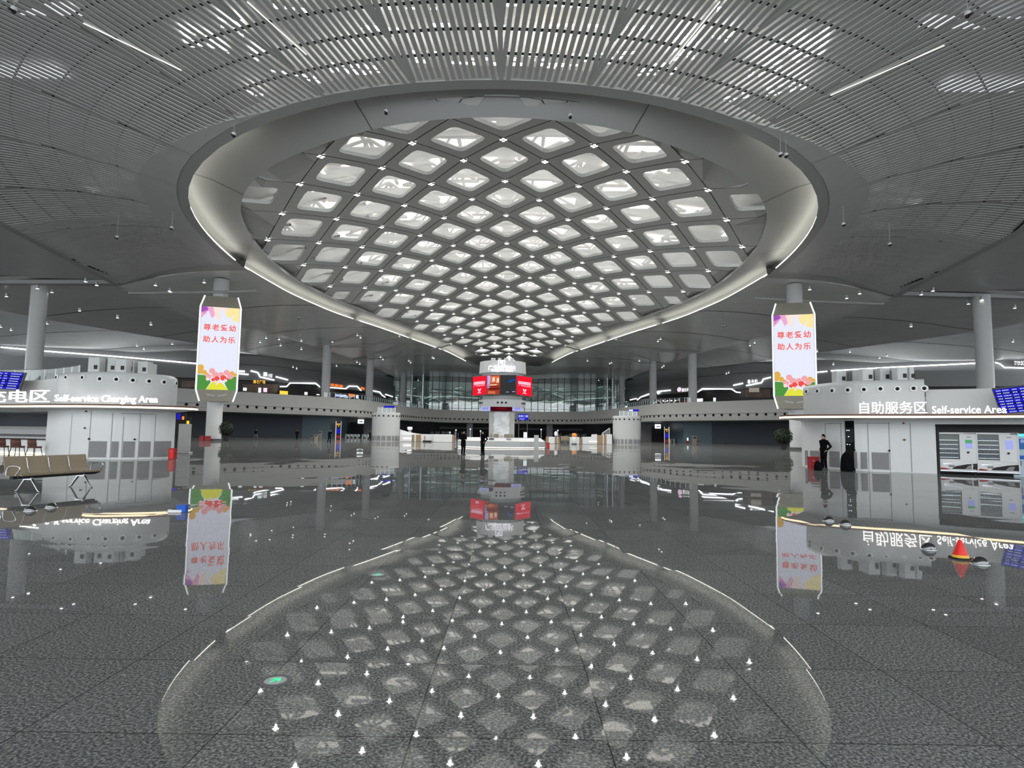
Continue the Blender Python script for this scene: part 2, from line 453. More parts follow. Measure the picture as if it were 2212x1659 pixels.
for q in range(-4, 26):
    n = q/2
    for i in range(-11, 12):
        if (i+q) % 2: continue
        cx, cyv = XO+CX*i, Y0+PY*n
        w = lat_half(min(max(cyv, 48.0), tipY))
        if cyv > 191 or cyv < 38: continue
        if abs(cx-XO) > w+4.5: continue
        hx, hy = CX, PY/2
        cor = [(hx, 0), (0, hy), (-hx, 0), (0, -hy)]
        out, inn = [], []
        for k in range(4):
            p, c, nx = cor[k-1], cor[k], cor[(k+1) % 4]
            mp = ((p[0]+c[0])/2, (p[1]+c[1])/2); mn = ((c[0]+nx[0])/2, (c[1]+nx[1])/2)
            s = .652
            a = (lerp(c[0], p[0], .16)*s, lerp(c[1], p[1], .16)*s); e = (lerp(c[0], nx[0], .16)*s, lerp(c[1], nx[1], .16)*s)
            md = ((a[0]+e[0]+2*c[0]*s)/4*.985, (a[1]+e[1]+2*c[1]*s)/4*.985)
            out += [mp, ((mp[0]+c[0])/2, (mp[1]+c[1])/2), c, ((mn[0]+c[0])/2, (mn[1]+c[1])/2)]
            inn += [(mp[0]*s, mp[1]*s), a, md, e]
        O3 = [VC(cx+a, cyv+b) for a, b in out]
        hole = False
        if -1.1 <= n <= 10.6 and (n > -.9 or abs(i) < 3):
            for s_ in (1.0, .80, .64):
                if n < -.9 or all(inside(cx+a*s_*.72, cyv+b*s_*.72) for a, b in inn): hole = True; break
        if hole:
            inn = [(a*s_, b*s_) for a, b in inn]
            I3 = [VC(cx+a, cyv+b) for a, b in inn]
            T3 = [VC(cx+a*.985, cyv+b*.985, .42) for a, b in inn]
            lm.cm = 0; lm.loft([O3, I3], True)
            lm.cm = 1; lm.loft([I3, T3], True); lm.cm = 0
            panes.append((i, q, [VC(cx+a, cyv+b, .30) for a, b in inn]))
        else:
            lm.poly(O3)
        for a, b in cor: nodes[(round(i+a/CX), round(q+2*b/PY))] = (cx+a, cyv+b)
        # seams on two of the four edges
        for (a, b), (c, d) in ((cor[0], cor[1]), (cor[0], cor[3])):
            P = [(cx+lerp(a, c, t), cyv+lerp(b, d, t)) for t in (0, .25, .5, .75, 1)]
            lm.cm = 2; nrm = Vector((-(d-b), c-a, 0)).normalized()*.055
            A = [VC(x, y, -.012)+nrm for x, y in P]; B = [VC(x, y, -.012)-nrm for x, y in P]
            lm.strip(A, B); lm.cm = 0
ceil = struct(lm.build('roof_lattice', [MT['lattice'], MT['white'], MT['seam']]), 'dark grey diamond lattice lining the dome', 'ceiling')
# skylight panes: frosted film, partly clear
pm = bpy.data.materials.new('frosted_pane'); pm.use_nodes = True
nt = pm.node_tree; nt.nodes.clear()
t_ = nt.nodes.new('ShaderNodeBsdfTransparent'); t_.inputs[0].default_value = (1, .97, .91, 1)
l_ = nt.nodes.new('ShaderNodeBsdfTranslucent'); l_.inputs[0].default_value = (.84, .875, .93, 1)
x_ = nt.nodes.new('ShaderNodeMixShader'); x_.inputs[0].default_value = .62
o_ = nt.nodes.new('ShaderNodeOutputMaterial')
nt.links.new(t_.outputs[0], x_.inputs[1]); nt.links.new(l_.outputs[0], x_.inputs[2]); nt.links.new(x_.outputs[0], o_.inputs[0])
ORD = ['', 'first', 'second', 'third', 'fourth', 'fifth', 'sixth', 'seventh', 'eighth', 'ninth', 'tenth', 'eleventh', 'twelfth', 'thirteenth', 'fourteenth', 'fifteenth', 'sixteenth', 'seventeenth', 'eighteenth', 'nineteenth', 'twentieth', 'twenty-first', 'twenty-second', 'twenty-third', 'twenty-fourth', 'twenty-fifth', 'twenty-sixth']
rows = sorted({q for i, q, r in panes})
for i, q, ring in panes:
    mb = MB(); mb.poly(ring)
    o = mb.build('skylight_panel', pm)
    row = sorted(a for a, b, r in panes if b == q)
    k = row.index(i); nrow = ORD[rows.index(q)+1]
    if len(row) > 1 and k > len(row)//2: pos = f'{ORD[len(row)-k]} from the right'
    elif len(row) % 2 and k == len(row)//2: pos = 'middle one'
    else: pos = f'{ORD[k+1]} from the left'
    tag(o, f'glowing diamond skylight, {pos}, in the {nrow} row from the dome\'s near end', 'skylight', 'diamond skylights of the dome')
# four-lamp spotlight clusters at the lattice nodes
sm0 = MB()
for a in range(4):
    c = (.21*cos(a*pi/2), .21*sin(a*pi/2), -.10)
    sm0.cm = 0; sm0.lathe([(.13, .1), (.13, -.02)], c, 10, False)
    sm0.cm = 1; sm0.disc((c[0], c[1], -.13), (0, 0, -1), .12, 0, 10)
first = None
ns = []
for (i, q), (x, y) in sorted(nodes.items(), key=lambda a: (a[0][1], a[0][0])):
    if y < 45.5 or y > 184: continue
    if abs(x-XO) > lat_half(y)-.8: continue
    ns.append((i, q, x, y))
nrows = sorted({q for i, q, x, y in ns})
for i, q, x, y in ns:
    if first is None: o = first = sm0.build('lattice_spotlight', [MT['steel'], MT['spot']])
    else: o = first.copy(); COL.objects.link(o)
    o.location = (x, y, ZL(x, y)-.03)
    row = sorted(a for a, b, c, d in ns if b == q); k = row.index(i)
    if len(row) > 1 and k > len(row)//2: pos = f'{ORD[len(row)-k]} from the right'
    elif len(row) % 2 and k == len(row)//2: pos = 'middle one'
    else: pos = f'{ORD[k+1]} from the left'
    ld = LAMP if first is not o else bpy.data.lights.new('lamp', 'SPOT')
    if first is o: LAMP = ld; ld.energy = 105000/len(ns); ld.spot_size = radians(158); ld.spot_blend = .5; ld.shadow_soft_size = .10; ld.color = (1, .985, .95)
    lo = bpy.data.objects.new('lamp', ld); COL.objects.link(lo); lo.parent = o; lo.location = (0, 0, -.27)
    tag(o, f'four-lamp spotlight cluster, {pos}, {ORD[nrows.index(q)+1]} spotlight row from dome\'s near end', 'spotlight', 'spotlights at the lattice crossings')
# cornice ring between lattice and rim, with its panel joints
def offs(P, d, dz):                             # push a half outline outwards in plan
    out = []
    for k, p in enumerate(P):
        a, b = P[max(k-1, 0)], P[min(k+1, len(P)-1)]
        t = Vector((b.x-a.x, b.y-a.y, 0)).normalized()
        nrm = Vector((t.y, -t.x, 0))            # left half runs near apex -> left -> far tip: outwards
        if nrm.dot(Vector((p.x-XO, p.y-100 if abs(p.x-XO) < 6 else 0, 0))) < 0: nrm = -nrm
        q = p+nrm*d+Vector((0, 0, dz)); q.x = min(q.x, XO) if k else XO
        out.append(q)
    return out
rimC = offs(rimL, .95, .12)
for sgn in (0, 1):
    A = [p+Vector((0, 0, -.06)) for p in latL]; Bc = rimC
    if sgn: A = [mir(p) for p in A]; Bc = [mir(p) for p in Bc]
    rr_ = [mir(p) for p in rimL] if sgn else rimL
    tops = offs(rimL, .75, 1.25); tops = [mir(p) for p in tops] if sgn else tops
    mid = [a.lerp(b, .55)+Vector((0, 0, .35)) for a, b in zip(A, tops)]
    q1 = [a.lerp(b, .22)+Vector((0, 0, .16)) for a, b in zip(A, tops)]
    q3 = [a.lerp(b, .86)+Vector((0, 0, .22)) for a, b in zip(A, tops)]
    lip = [a+Vector((0, 0, .35)) for a in A]
    cm_ = MB(); cm_.loft([lip, A, q1, mid, q3, tops, Bc])
    if not sgn: cm_.cm = 0
    for k in list(range(4, NL-2, 7)):
        for R0, R1 in ((A, q1), (q1, mid), (mid, q3)):
            a, b = R0[k], R1[k]; d = Vector((R0[k+1]-R0[k-1])).normalized()*.03
            cm_.cm = 1; dz = Vector((0, 0, -.045))
            cm_.add([a-d+dz, a+d+dz, b+d+dz, b-d+dz], [(0, 1, 2, 3)])
    cm_.cm = 0
    struct(cm_.build('roof_cornice', [MT['cornice'], MT['seam']], smooth=True, angle=50), 'smooth pale cornice ring around the lattice dome, ' + ('right' if sgn else 'left') + ' half', 'ceiling')
# cove light strips lying behind the rim lip
cuts = [(.105, .298), (.314, .515), (.525, .637), (.646, .735), (.745, .86)]
led_in, led_out = offs(rimL, .06, .07), offs(rimL, .26, .07)
fine_i, fine_o = resample(led_in, 400), resample(led_out, 400)
NAMES = ['around the widest bend of the dome', 'just beyond the big sign column', 'along the middle of the far ceiling', 'above the far mezzanine', 'at the far tip of the dome']
for sgn in (0, 1):
    for j, (a, b) in enumerate(cuts):
        I, O = fine_i[int(a*399):int(b*399)], fine_o[int(a*399):int(b*399)]
        if sgn: I = [mir(p) for p in I]; O = [mir(p) for p in O]
        mb = MB(); up = Vector((0, 0, .20))
        mb.loft([I, [p+up for p in I], [p+up for p in O]])
        tag(mb.build('cove_light', MT['led']), f'glowing cove light strip on the {"right" if sgn else "left"} rim, {NAMES[j]}', 'cove light', 'cove lights around the dome')
# ---------------------------------------------------------------- slatted front canopy
Q = Vector((XO, 70.0, 0))
def ang(p): return atan2(p.y-Q.y, p.x-Q.x) % (2*pi)
rimfull = [(p.x-Q.x, p.y-Q.y, p.z) for p in rimL]+[(-(p.x-Q.x), p.y-Q.y, p.z) for p in rimL[::-1]]
T_, C_ = rimL[21], Vector((-56.3, 85.5, EYE+20.0))
outl = [(C_.x, C_.y, 20.0), (-51.5, 60, 20.0), (-50, 40, 21.8), (-50, 10, 24.5), (-50, -15, 25.5), (XO, -18, 26.0)]
outfull = [(p[0]-Q.x, p[1]-Q.y, p[2]+EYE) for p in outl]+[(-(p[0]-Q.x), p[1]-Q.y, p[2]+EYE) for p in outl[-2::-1]]
def cast(P, th):
    dx, dy = cos(th), sin(th); best = None
    for a, b in zip(P, P[1:]):
        ex, ey = b[0]-a[0], b[1]-a[1]; den = dx*ey-dy*ex
        if abs(den) < 1e-9: continue
        t = (a[0]*ey-a[1]*ex)/den; u = (a[0]*dy-a[1]*dx)/den
        if t > .5 and -1e-6 <= u <= 1+1e-6 and (best is None or t < best[0]): best = (t, a[2]+(b[2]-a[2])*u)
    return best
TH0 = ang(Vector((T_.x, T_.y, 0))); TH1 = 3*pi-TH0
NT = 361
prof = []
for k in range(NT):
    th = lerp(TH0, TH1, k/(NT-1)); ri = cast(rimfull, th); ro = cast(outfull, th)
    if ro is None or (abs(k-(NT-1)/2) > (NT-1)/2-6):
        ro0 = cast(outfull, lerp(TH0, TH1, 6/(NT-1)))
        ro = ro or ro0 or (ri[0]+20, ri[1]-1.5)
    prof.append((ri[0], ri[1], ro[0], ro[1]))
def canopy(th, r):
    u = (th-TH0)/(TH1-TH0)*(NT-1); k = int(min(max(u, 0), NT-2)); f = u-k
    a, b = prof[k], prof[k+1]
    ri, zi, ro, zo = [lerp(a[j], b[j], f) for j in range(4)]
    t = (r-ri)/(ro-ri)
    return ri, ro, lerp(zi, zo, t)+1.1*sin(pi*min(max(t, 0), 1))
def side(th):                                    # 0 towards the camera, 1 at the flanks
    return min(1.0, max(0.0, (abs(th-1.5*pi)-.55)/.5))
cmb = MB()
def bandpts(f0):
    out = []
    for k in range(NT):
        th = lerp(TH0, TH1, k/(NT-1)); r = prof[k][0]+f0(th); z = canopy(th, r)[2]
        out.append(Vector((Q.x+r*cos(th), Q.y+r*sin(th), z)))
    return out
b0, b1 = bandpts(lambda t: 0.0), bandpts(lambda t: .95)
b2 = bandpts(lambda t: 1.0+3.1*side(t))
up = Vector((0, 0, .45))
cmb.cm = 1; cmb.loft([[p+up*.15 for p in b0], b0, b1])
cmb.cm = 0; cmb.loft([b1, b2, [p+up*.5 for p in b2]])
NSEC = 18; dth = (TH1-TH0)/NSEC
SP, SW, SD = .46, .15, .03
for j in range(NSEC):
    tm = TH0+(j+.5)*dth; d = Vector((cos(tm), sin(tm), 0)); nn = Vector((-d.y, d.x, 0))
    hw = tan(dth/2)
    kmax = int(75*hw/SP)+1
    for k in range(-kmax, kmax+1):
        off = (k+.5)*SP; P = []
        s = 12.0
        while s < 62:
            p = d*s+nn*off; r = p.length; th = tm+atan2(off, s)
            if abs(off) < s*hw-.06 and TH0 <= th <= TH1:
                ri, ro, z = canopy(th, r)
                r0 = ri+1.0+2.6*side(th)
                if r0 <= r <= ro and Q.y+p.y > 20: P.append(Vector((Q.x+p.x, Q.y+p.y, z)))
            s += 1.6 if P else .3
        if len(P) < 2: continue
        w_ = nn*SW; hgt = Vector((0, 0, SD*2))
        cmb.loft([[p-w_ for p in P], [p+w_ for p in P], [p+w_+hgt for p in P], [p-w_+hgt for p in P], [p-w_ for p in P]])
# dark carrier rails and pale radial joints
cmb.cm = 2
for f0 in [2.2*k for k in range(1, 16)]:
    P = []
    for k in range(NT):
        th = lerp(TH0, TH1, k/(NT-1)); r = prof[k][0]+1+f0
        if r < prof[k][2]-.2 and Q.y+r*sin(th) > 18: P.append(Vector((Q.x+r*cos(th), Q.y+r*sin(th), canopy(th, r)[2]+.20)))
        else:
            if len(P) > 2: cmb.strip([p+Vector((0, 0, .22)) for p in P], P); cmb.strip(P, [p+(p-Q).normalized()*.16*Vector((1, 1, 0)).length/1.414 for p in P])
            P = []
    if len(P) > 2: cmb.strip([p+Vector((0, 0, .22)) for p in P], P); cmb.strip(P, [Vector((p.x, p.y, p.z))+Vector((p.x-Q.x, p.y-Q.y, 0)).normalized()*.14 for p in P])
cmb.cm = 0
for j in range(1, NSEC):
    th = TH0+j*dth; P = []; d = Vector((cos(th), sin(th), 0)); nn = Vector((-d.y, d.x, 0))*.16
    ri, ro, z = canopy(th, 0); r = ri+1.0
    while r < ro and Q.y+r*d.y > 20:
        P.append(Vector((Q.x+r*d.x, Q.y+r*d.y, canopy(th, r)[2]-.015))); r += 1.6
    cmb.strip([p-nn for p in P], [p+nn for p in P])
# outer fascia edge of the canopy
oe = []
for k in range(NT):
    th = lerp(TH0, TH1, k/(NT-1)); r = prof[k][2]
    oe.append(Vector((Q.x+r*cos(th), Q.y+r*sin(th), prof[k][3])))
oi = []
for k in range(NT):
    th = lerp(TH0, TH1, k/(NT-1)); r = prof[k][2]-.7
    oi.append(Vector((Q.x+r*cos(th), Q.y+r*sin(th), canopy(th, r)[2]-.05)))
cmb.cm = 1; cmb.loft([oi, oe, [p+up for p in oe]])
# the joint edge from rim tip to outer corner on both sides
for kk in (0, NT-1):
    th = lerp(TH0, TH1, kk/(NT-1)); P = []
    for u in range(13):
        r = lerp(prof[kk][0], prof[kk][2], u/12); P.append(Vector((Q.x+r*cos(th), Q.y+r*sin(th), canopy(th, r)[2])))
    dn = Vector((0, 0, -.08)); bk = Vector((0, .9, 0))
    cmb.loft([[p+Vector((0, -.6, 0)) for p in P], [p+dn for p in P], [p+dn+bk for p in P], [p+up*2+bk for p in P]])
cmb.cm = 0
struct(cmb.build('ceiling', [MT['slat'], MT['lip'], MT['carrier']]), 'slatted pale grey canopy fanning around the dome\'s near end', 'ceiling')
# plenum skin above the slats with its daylight panes
pl = MB()
RR = [[], [], [], []]
for k in range(0, NT, 6):
    th = lerp(TH0, TH1, k/(NT-1)); ri, zi, ro, zo = prof[k]
    for j, f in enumerate((-6, 7, 16, None)):
        r = min(ri+f, ro) if f else ro
        RR[j].append(Vector((Q.x+r*cos(th), Q.y+r*sin(th), (canopy(th, r)[2]+(4.6, 4.4, 4.2, 1.0)[j]))))
pl.loft(RR)
struct(pl.build('roof_plenum', MT['plenumgrey']), 'pale roof skin above the slats', 'ceiling')
def skypatch(c, sx, sy, rz, H, m, lab, k):
    p = AH(c[0], c[1], H); mb = MB(); cs, sn = cos(rz), sin(rz)
    rp = random.Random(k*7+1)
    if sx*sy < .12: cellsq = [(0, 0, sx, sy)]
    else:                                        # a window is a loose grid of small panes
        nx, ny = max(1, round(sx*2/.72)), max(1, round(sy*2/.62)); cellsq = []
        for i_ in range(nx):
            for j_ in range(ny):
                if rp.random() < (.85 if k < 6 else .62): cellsq.append((-sx+(i_+.5)*2*sx/nx, -sy+(j_+.5)*2*sy/ny, sx/nx*rp.uniform(.45, .9), sy/ny*rp.uniform(.4, .85)))
    for u, v, hx_, hy_ in cellsq:
        mb.poly([(p.x+(u+a*hx_)*cs-(v+b*hy_)*sn, p.y+(u+a*hx_)*sn+(v+b*hy_)*cs, p.z) for a, b in ((-1, -1), (1, -1), (1, 1), (-1, 1))])
    o = mb.build('window_roof', m); struct(o, lab, 'window'); return o
HP = 27.2
for k, (c, sx, sy, rz) in enumerate([((445, 98), 1.5, 1.6, .3), ((500, 60), .9, 1.0, .3), ((1725, 110), 1.9, 1.7, -.3), ((1650, 150), 1.2, .9, -.3), ((1700, 190), 1.5, .8, -.5), ((1480, 105), .9, 1.4, -.2),
        ((780, 150), 2.3, .75, .12), ((960, 125), 2.4, .8, .05), ((1110, 128), 2.4, .9, 0), ((1230, 130), 1.5, .9, 0), ((1330, 125), 1.6, .8, -.08), ((1420, 150), 1.5, .8, -.12),
        ((640, 165), 1.8, .5, .25), ((1010, 55), 2.6, .25, 0), ((1240, 55), 2.0, .25, 0), ((800, 60), 2.0, .3, .1), ((1180, 12), 3, .18, 0), ((900, 18), 2.2, .2, 0), ((1400, 60), 1.6, .3, -.1), ((1600, 15), 1.6, .3, -.2), ((640, 20), 1.6, .3, .2), ((560, 120), .6, .9, .3), ((1560, 90), .8, .9, -.3), ((1590, 210), 1.0, .5, -.5), ((560, 205), 1.0, .4, .4)]):
    skypatch(c, sx, sy, rz, HP if c[1] < 140 else 26.0, MT['skyhot'], f'bright roof window pane above the slats', k)
skypatch((1172, 96), .55, .45, 0, 26.9, MT['sunglint'], 'warm sun glint in a roof window above the slats', 99)
skypatch((1188, 150), .35, .30, 0, 26.2, MT['sunglint'], 'small warm sun glint in a roof window above the slats', 99)
for sgn in (-1, 1):                               # broader soft daylight strips over the flanks
    for (x, y, a, b) in ((38, 52, 3.0, .8), (41, 62, 2.5, .7), (36, 44, 3.0, .8), (44, 72, 2.0, .6), (30, 37, 3.0, .6)):
        mb = MB(); z = 28.2 if x < 40 else 26.4
        x0 = XO+sgn*x
        mb.poly([(x0-a, y-b, z), (x0+a, y-b, z), (x0+a, y+b, z), (x0-a, y+b, z)])
        struct(mb.build('window_roof', MT['skysoft']), 'soft roof window strip above the slatted flank', 'window')
sh = MB(); sh.add([(-175, -20, 39), (175, -20, 39), (175, 238, 39), (-175, 238, 39)], [(0, 1, 2, 3)])
struct(sh.build('roof_shell', MT['plenumgrey']), 'outer roof shell above the ceilings', 'roof')
# roof void above the lattice: skin, daylight strips, space frame
vx = 42; rv = MB()
ys = [36+8*k for k in range(22)]
rv.loft([[Vector((XO+x, y, ZL(XO, y)+6.2-.0016*x*x)) for x in (-vx, -20, 0, 20, vx)] for y in ys])
struct(rv.build('roof_skin', MT['plenum']), 'white roof skin above the dome', 'ceiling')
k = 0
for y in [47.4+6.4*j for j in range(23)]:
    for x in (-37.8, -27, -16.2, -5.4, 5.4, 16.2, 27, 37.8):
        if abs(x) > lat_half(min(max(y, 52), tipY))+9: continue
        z = ZL(XO, y)+5.9-.0016*x*x; mb = MB(); hw_, hd_ = (3.0, .7) if y < 50 else (4.4, 1.25)
        mb.poly([(XO+x-hw_, y-hd_, z), (XO+x+hw_, y-hd_, z), (XO+x+hw_, y+hd_, z), (XO+x-hw_, y+hd_, z)])
        struct(mb.build('window_dome', MT['sky']), 'roof glazing above the dome lattice', 'window')
tr = MB()
for y in [50+4.2*j for j in range(32)]:
    w = lat_half(min(max(y, 49), tipY)); nseg = int(2*w/4.2)
    for s in range(nseg):
        x = XO-w+4.2*s; z0 = ZL(x, y)+1.6; z1 = ZL(x, y)+3.6
        tr.tube([(x, y, z0), (x+2.1, y+2.1, z1)], .17, 5, caps=False); tr.tube([(x+4.2, y, z0), (x+2.1, y+2.1, z1)], .17, 5, caps=False)
        tr.tube([(x, y+4.2, z0), (x+2.1, y+2.1, z1)], .14, 5, caps=False)
        tr.tube([(x, y, z0), (x+4.2, y, z0)], .20, 5, caps=False)
        tr.tube([(x+2.1, y+2.1, z1), (x+2.1, y+6.3, z1)], .20, 5, caps=False)
struct(tr.build('roof_truss', MT['truss']), 'space frame struts above the skylights', 'ceiling')
# ---------------------------------------------------------------- side ceilings in bands, stepping outwards
def seg_to(P, n, y0=None): return resample([Vector(p) for p in P], n)
def both(fn):
    for sgn in (0, 1): fn(sgn, (lambda P: [mir(p) for p in P]) if sgn else (lambda P: list(P)))
NB = 40
k0 = min(range(NL), key=lambda k: abs(rimL[k].y-84)+(0 if rimL[k].y > 80 else 50))
R2 = seg_to(rimL[k0:]+[Vector((XO-9, 236, EYE+21.4))], NB)
E2 = seg_to([(-56.6, 85, EYE+20.05), (-57, 109, EYE+20.5), (-55, 123, EYE+20.8), (-52, 138, EYE+21.2), (-49.7, 156, EYE+21.5), (-46.5, 192, EYE+21.6), (-45, 236, EYE+21.4)], NB)
EB = seg_to([(-88.5, 85, EYE+20), (-88, 105, EYE+20), (-86, 113, EYE+20), (-73, 141, EYE+20), (-68, 158, EYE+20.1), (-58, 183, EYE+20.6), (-52, 236, EYE+20.6)], NB)
EC = seg_to([(-140, 85, EYE+20.5), (-126, 147, EYE+20), (-99, 157, EYE+20), (-94, 169, EYE+20), (-72, 192, EYE+20.3), (-60, 236, EYE+20.3)], NB)
def band(A, Bq, name, lab, rise, tip=.8):
    def go(sgn, f):
        mb = MB(); rows = []
        for t, dz in ((0, rise+(.5 if rise else .08)), (0.0, rise), (.12, rise*.9+.25), (.3, rise*.7+.55), (.5, rise*.45+.6), (.68, rise*.25+.5), (.82, .30), (.92, .0), (.97, -.12), (1, -.1)):
            rows.append([a.lerp(b, t)+Vector((0, 0, dz)) for a, b in zip(A, Bq)])
        rows.append([b+Vector((0, 0, .6)) for b in Bq])
        mb.loft([f(r) for r in rows])
        # cross joints
        mb.cm = 1
        for k in (6, 12, 18, 24, 30):
            for j in range(1, 9):
                a, b = rows[j][k], rows[j+1][k]; d = Vector((0, .14, 0)); z = Vector((0, 0, -.02))
                mb.add(f([a-d+z, a+d+z, b+d+z, b-d+z]), [(0, 1, 2, 3)])
        mb.cm = 0
        struct(mb.build(name, [MT['soffit'], MT['seam']], smooth=True, angle=40), lab+(' on the right' if sgn else ' on the left'), 'ceiling')
    both(go)
band([p+Vector((0, 0, .05)) for p in R2], E2, 'ceiling_band', 'grey ceiling band beside the dome', 0)
band(E2, EB, 'ceiling_band', 'second grey ceiling band out from the dome', 1.3)
band(EB, EC, 'ceiling_band', 'outermost grey ceiling band', 1.3)
def go(sgn, f):                                  # flank bays in front of the first pillar row
    mb = MB()
    A = resample([Vector((-51.5, 60, EYE+21.2)), Vector((-56.6, 86, EYE+21.2))], 14); B1 = [Vector((-140, p.y, EYE+22.2)) for p in A]
    A0 = [Vector((-50, 10, EYE+25)), Vector((-50, 40, EYE+22.6))]
    mb.loft([f(A), f([a.lerp(b, .5) for a, b in zip(A, B1)]), f(B1)])
    mb.loft([f(A0+[A[0]]), f([Vector((-140, p.y, EYE+22.4)) for p in A0+[A[0]]])])
    # step down to the pillar-row beam
    P = [Vector((-56.6, 86, EYE+21.2)), Vector((-90, 88, EYE+21.3)), Vector((-140, 89, EYE+21.4))]
    mb.cm = 1
    mb.loft([f(P), f([p+Vector((0, 0, -.55)) for p in P]), f([p+Vector((0, 1.3, -.55)) for p in P]), f([p+Vector((0, 1.3, .6)) for p in P])])
    struct(mb.build('ceiling_flank', [MT['slat'], MT['lip']]), 'dark slatted ceiling over the ' + ('right' if sgn else 'left') + ' flank', 'ceiling')
both(go)
mat('jointgrey', (.45, .45, .44), .85)
for sgn in (0, 1):                                # closing piece between the canopy's back edge and the first band
    kk = 0; P = []
    th = TH0
    for u in range(13):
        r = lerp(prof[0][0], prof[0][2], u/12); P.append(Vector((Q.x+r*cos(th), Q.y+r*sin(th)+.9, canopy(th, r)[2]-.08)))
    B_ = [R2[0].lerp(E2[0], u/12)+Vector((0, .3, .75*sin(pi*u/12)+.1)) for u in range(13)]
    T2 = [p+Vector((0, 1.2, 3.0)) for p in P]
    if sgn: P, B_, T2 = [mir(p) for p in P], [mir(p) for p in B_], [mir(p) for p in T2]
    mb = MB(); mb.strip(P, B_); mb.strip(P, T2); struct(mb.build('ceiling_joint', MT['jointgrey']), 'grey closing strip behind the canopy edge, ' + ('right' if sgn else 'left'), 'ceiling')
mb = MB(); c0 = [p for p in R2 if p.y > 196]
mb.loft([[Vector((p.x, p.y, p.z+.12)) for p in c0], [Vector((XO, p.y, p.z+.5)) for p in c0], [Vector((2*XO-p.x, p.y, p.z+.12)) for p in c0]])
struct(mb.build('ceiling_tip', MT['soffit']), 'grey ceiling piece between the dome tip and the far glass', 'ceiling')
# cross beams between the pillar rows: slim tubes under the bands
def beam(P, r, sgn):
    mb = MB(); Q_ = [mir(p) for p in P] if sgn else P
    mb.tube(Q_, r, 8); return mb
def bandz(x, y):
    rr = min(rimL, key=lambda p: abs(p.y-y)); e2 = min(E2, key=lambda p: abs(p.y-y)); return min(rr.z, e2.z)
for sgn in (0, 1):
    for (P, r) in (([(-36.5, 85.5), (-44, 87.2), (-56.5, 88.5)], .2), ([(-24.5, 131), (-36, 150), (-47.5, 153), (-50, 153.5)], .25), ([(-14.5, 143), (-28, 168), (-42, 178), (-47, 179)], .25)):
        pts = [Vector((x, y, bandz(x, y)-.25)) for x, y in P]
        struct(beam(smooth(resample(pts, 12), 2), r, sgn).build('beam', MT['lip'], smooth=True), 'slim cross beam under the ceiling band', 'beam')
# ---------------------------------------------------------------- pillars
def pillar(px, Y, d, py_top, zt, lab, z0=0.0, clad=None):
    p = AY(px, 930, Y); mb = MB()
    mb.lathe([(d/2, z0), (d/2, zt)], (p.x, p.y, 0), 32, True)
    o = struct(mb.build('column', MT['column'], smooth=True, angle=40), lab, 'column')
    mb = MB(); mb.lathe([(d/2+.03, 0), (d/2+.03, .28), (d/2, .30)], (p.x, p.y, 0), 32, False)
    mb.build('base_band', MT['darkgrey'], o, smooth=True, angle=40)
    if clad:
        mb = MB(); mb.lathe([(clad/2, .3), (clad/2, 5.3)], (p.x, p.y, 0), 28, False)
        mb.build('cladding', MT['column'], o, smooth=True, angle=40)
    return p
sign_cols = []
for (px, Y, lab) in ((461.5, 88, 'round white pillar behind the left lightbox sign'), (1723, 86, 'round white pillar behind the right lightbox sign')):
    sign_cols.append(pillar(px, Y, 2.12, 605, EYE+21.9, lab))
pillar(62, 89, 2.12, 630, EYE+20.8, 'round white pillar rising behind the charging area kiosk')
pillar(2134, 86.5, 2.12, 650, EYE+20.8, 'round white pillar rising behind the self-service kiosk')
for (px, Y, d, lab, cl) in ((700, 153, 2.1, 'round white pillar through the left mezzanine edge', 2.45), (1497, 154, 2.1, 'round white pillar through the right mezzanine edge', 2.45), (795, 178, 2.1, 'second round pillar along the left mezzanine', 2.4), (1411, 178, 2.1, 'second round pillar along the right mezzanine', 2.4), (868, 222, 2.1, 'farthest round pillar before the green glass on the left', None), (1343, 222, 2.1, 'farthest round pillar before the green glass on the right', None)):
    pillar(px, Y, d, 0, EYE+22.6, lab, 0.0, cl)
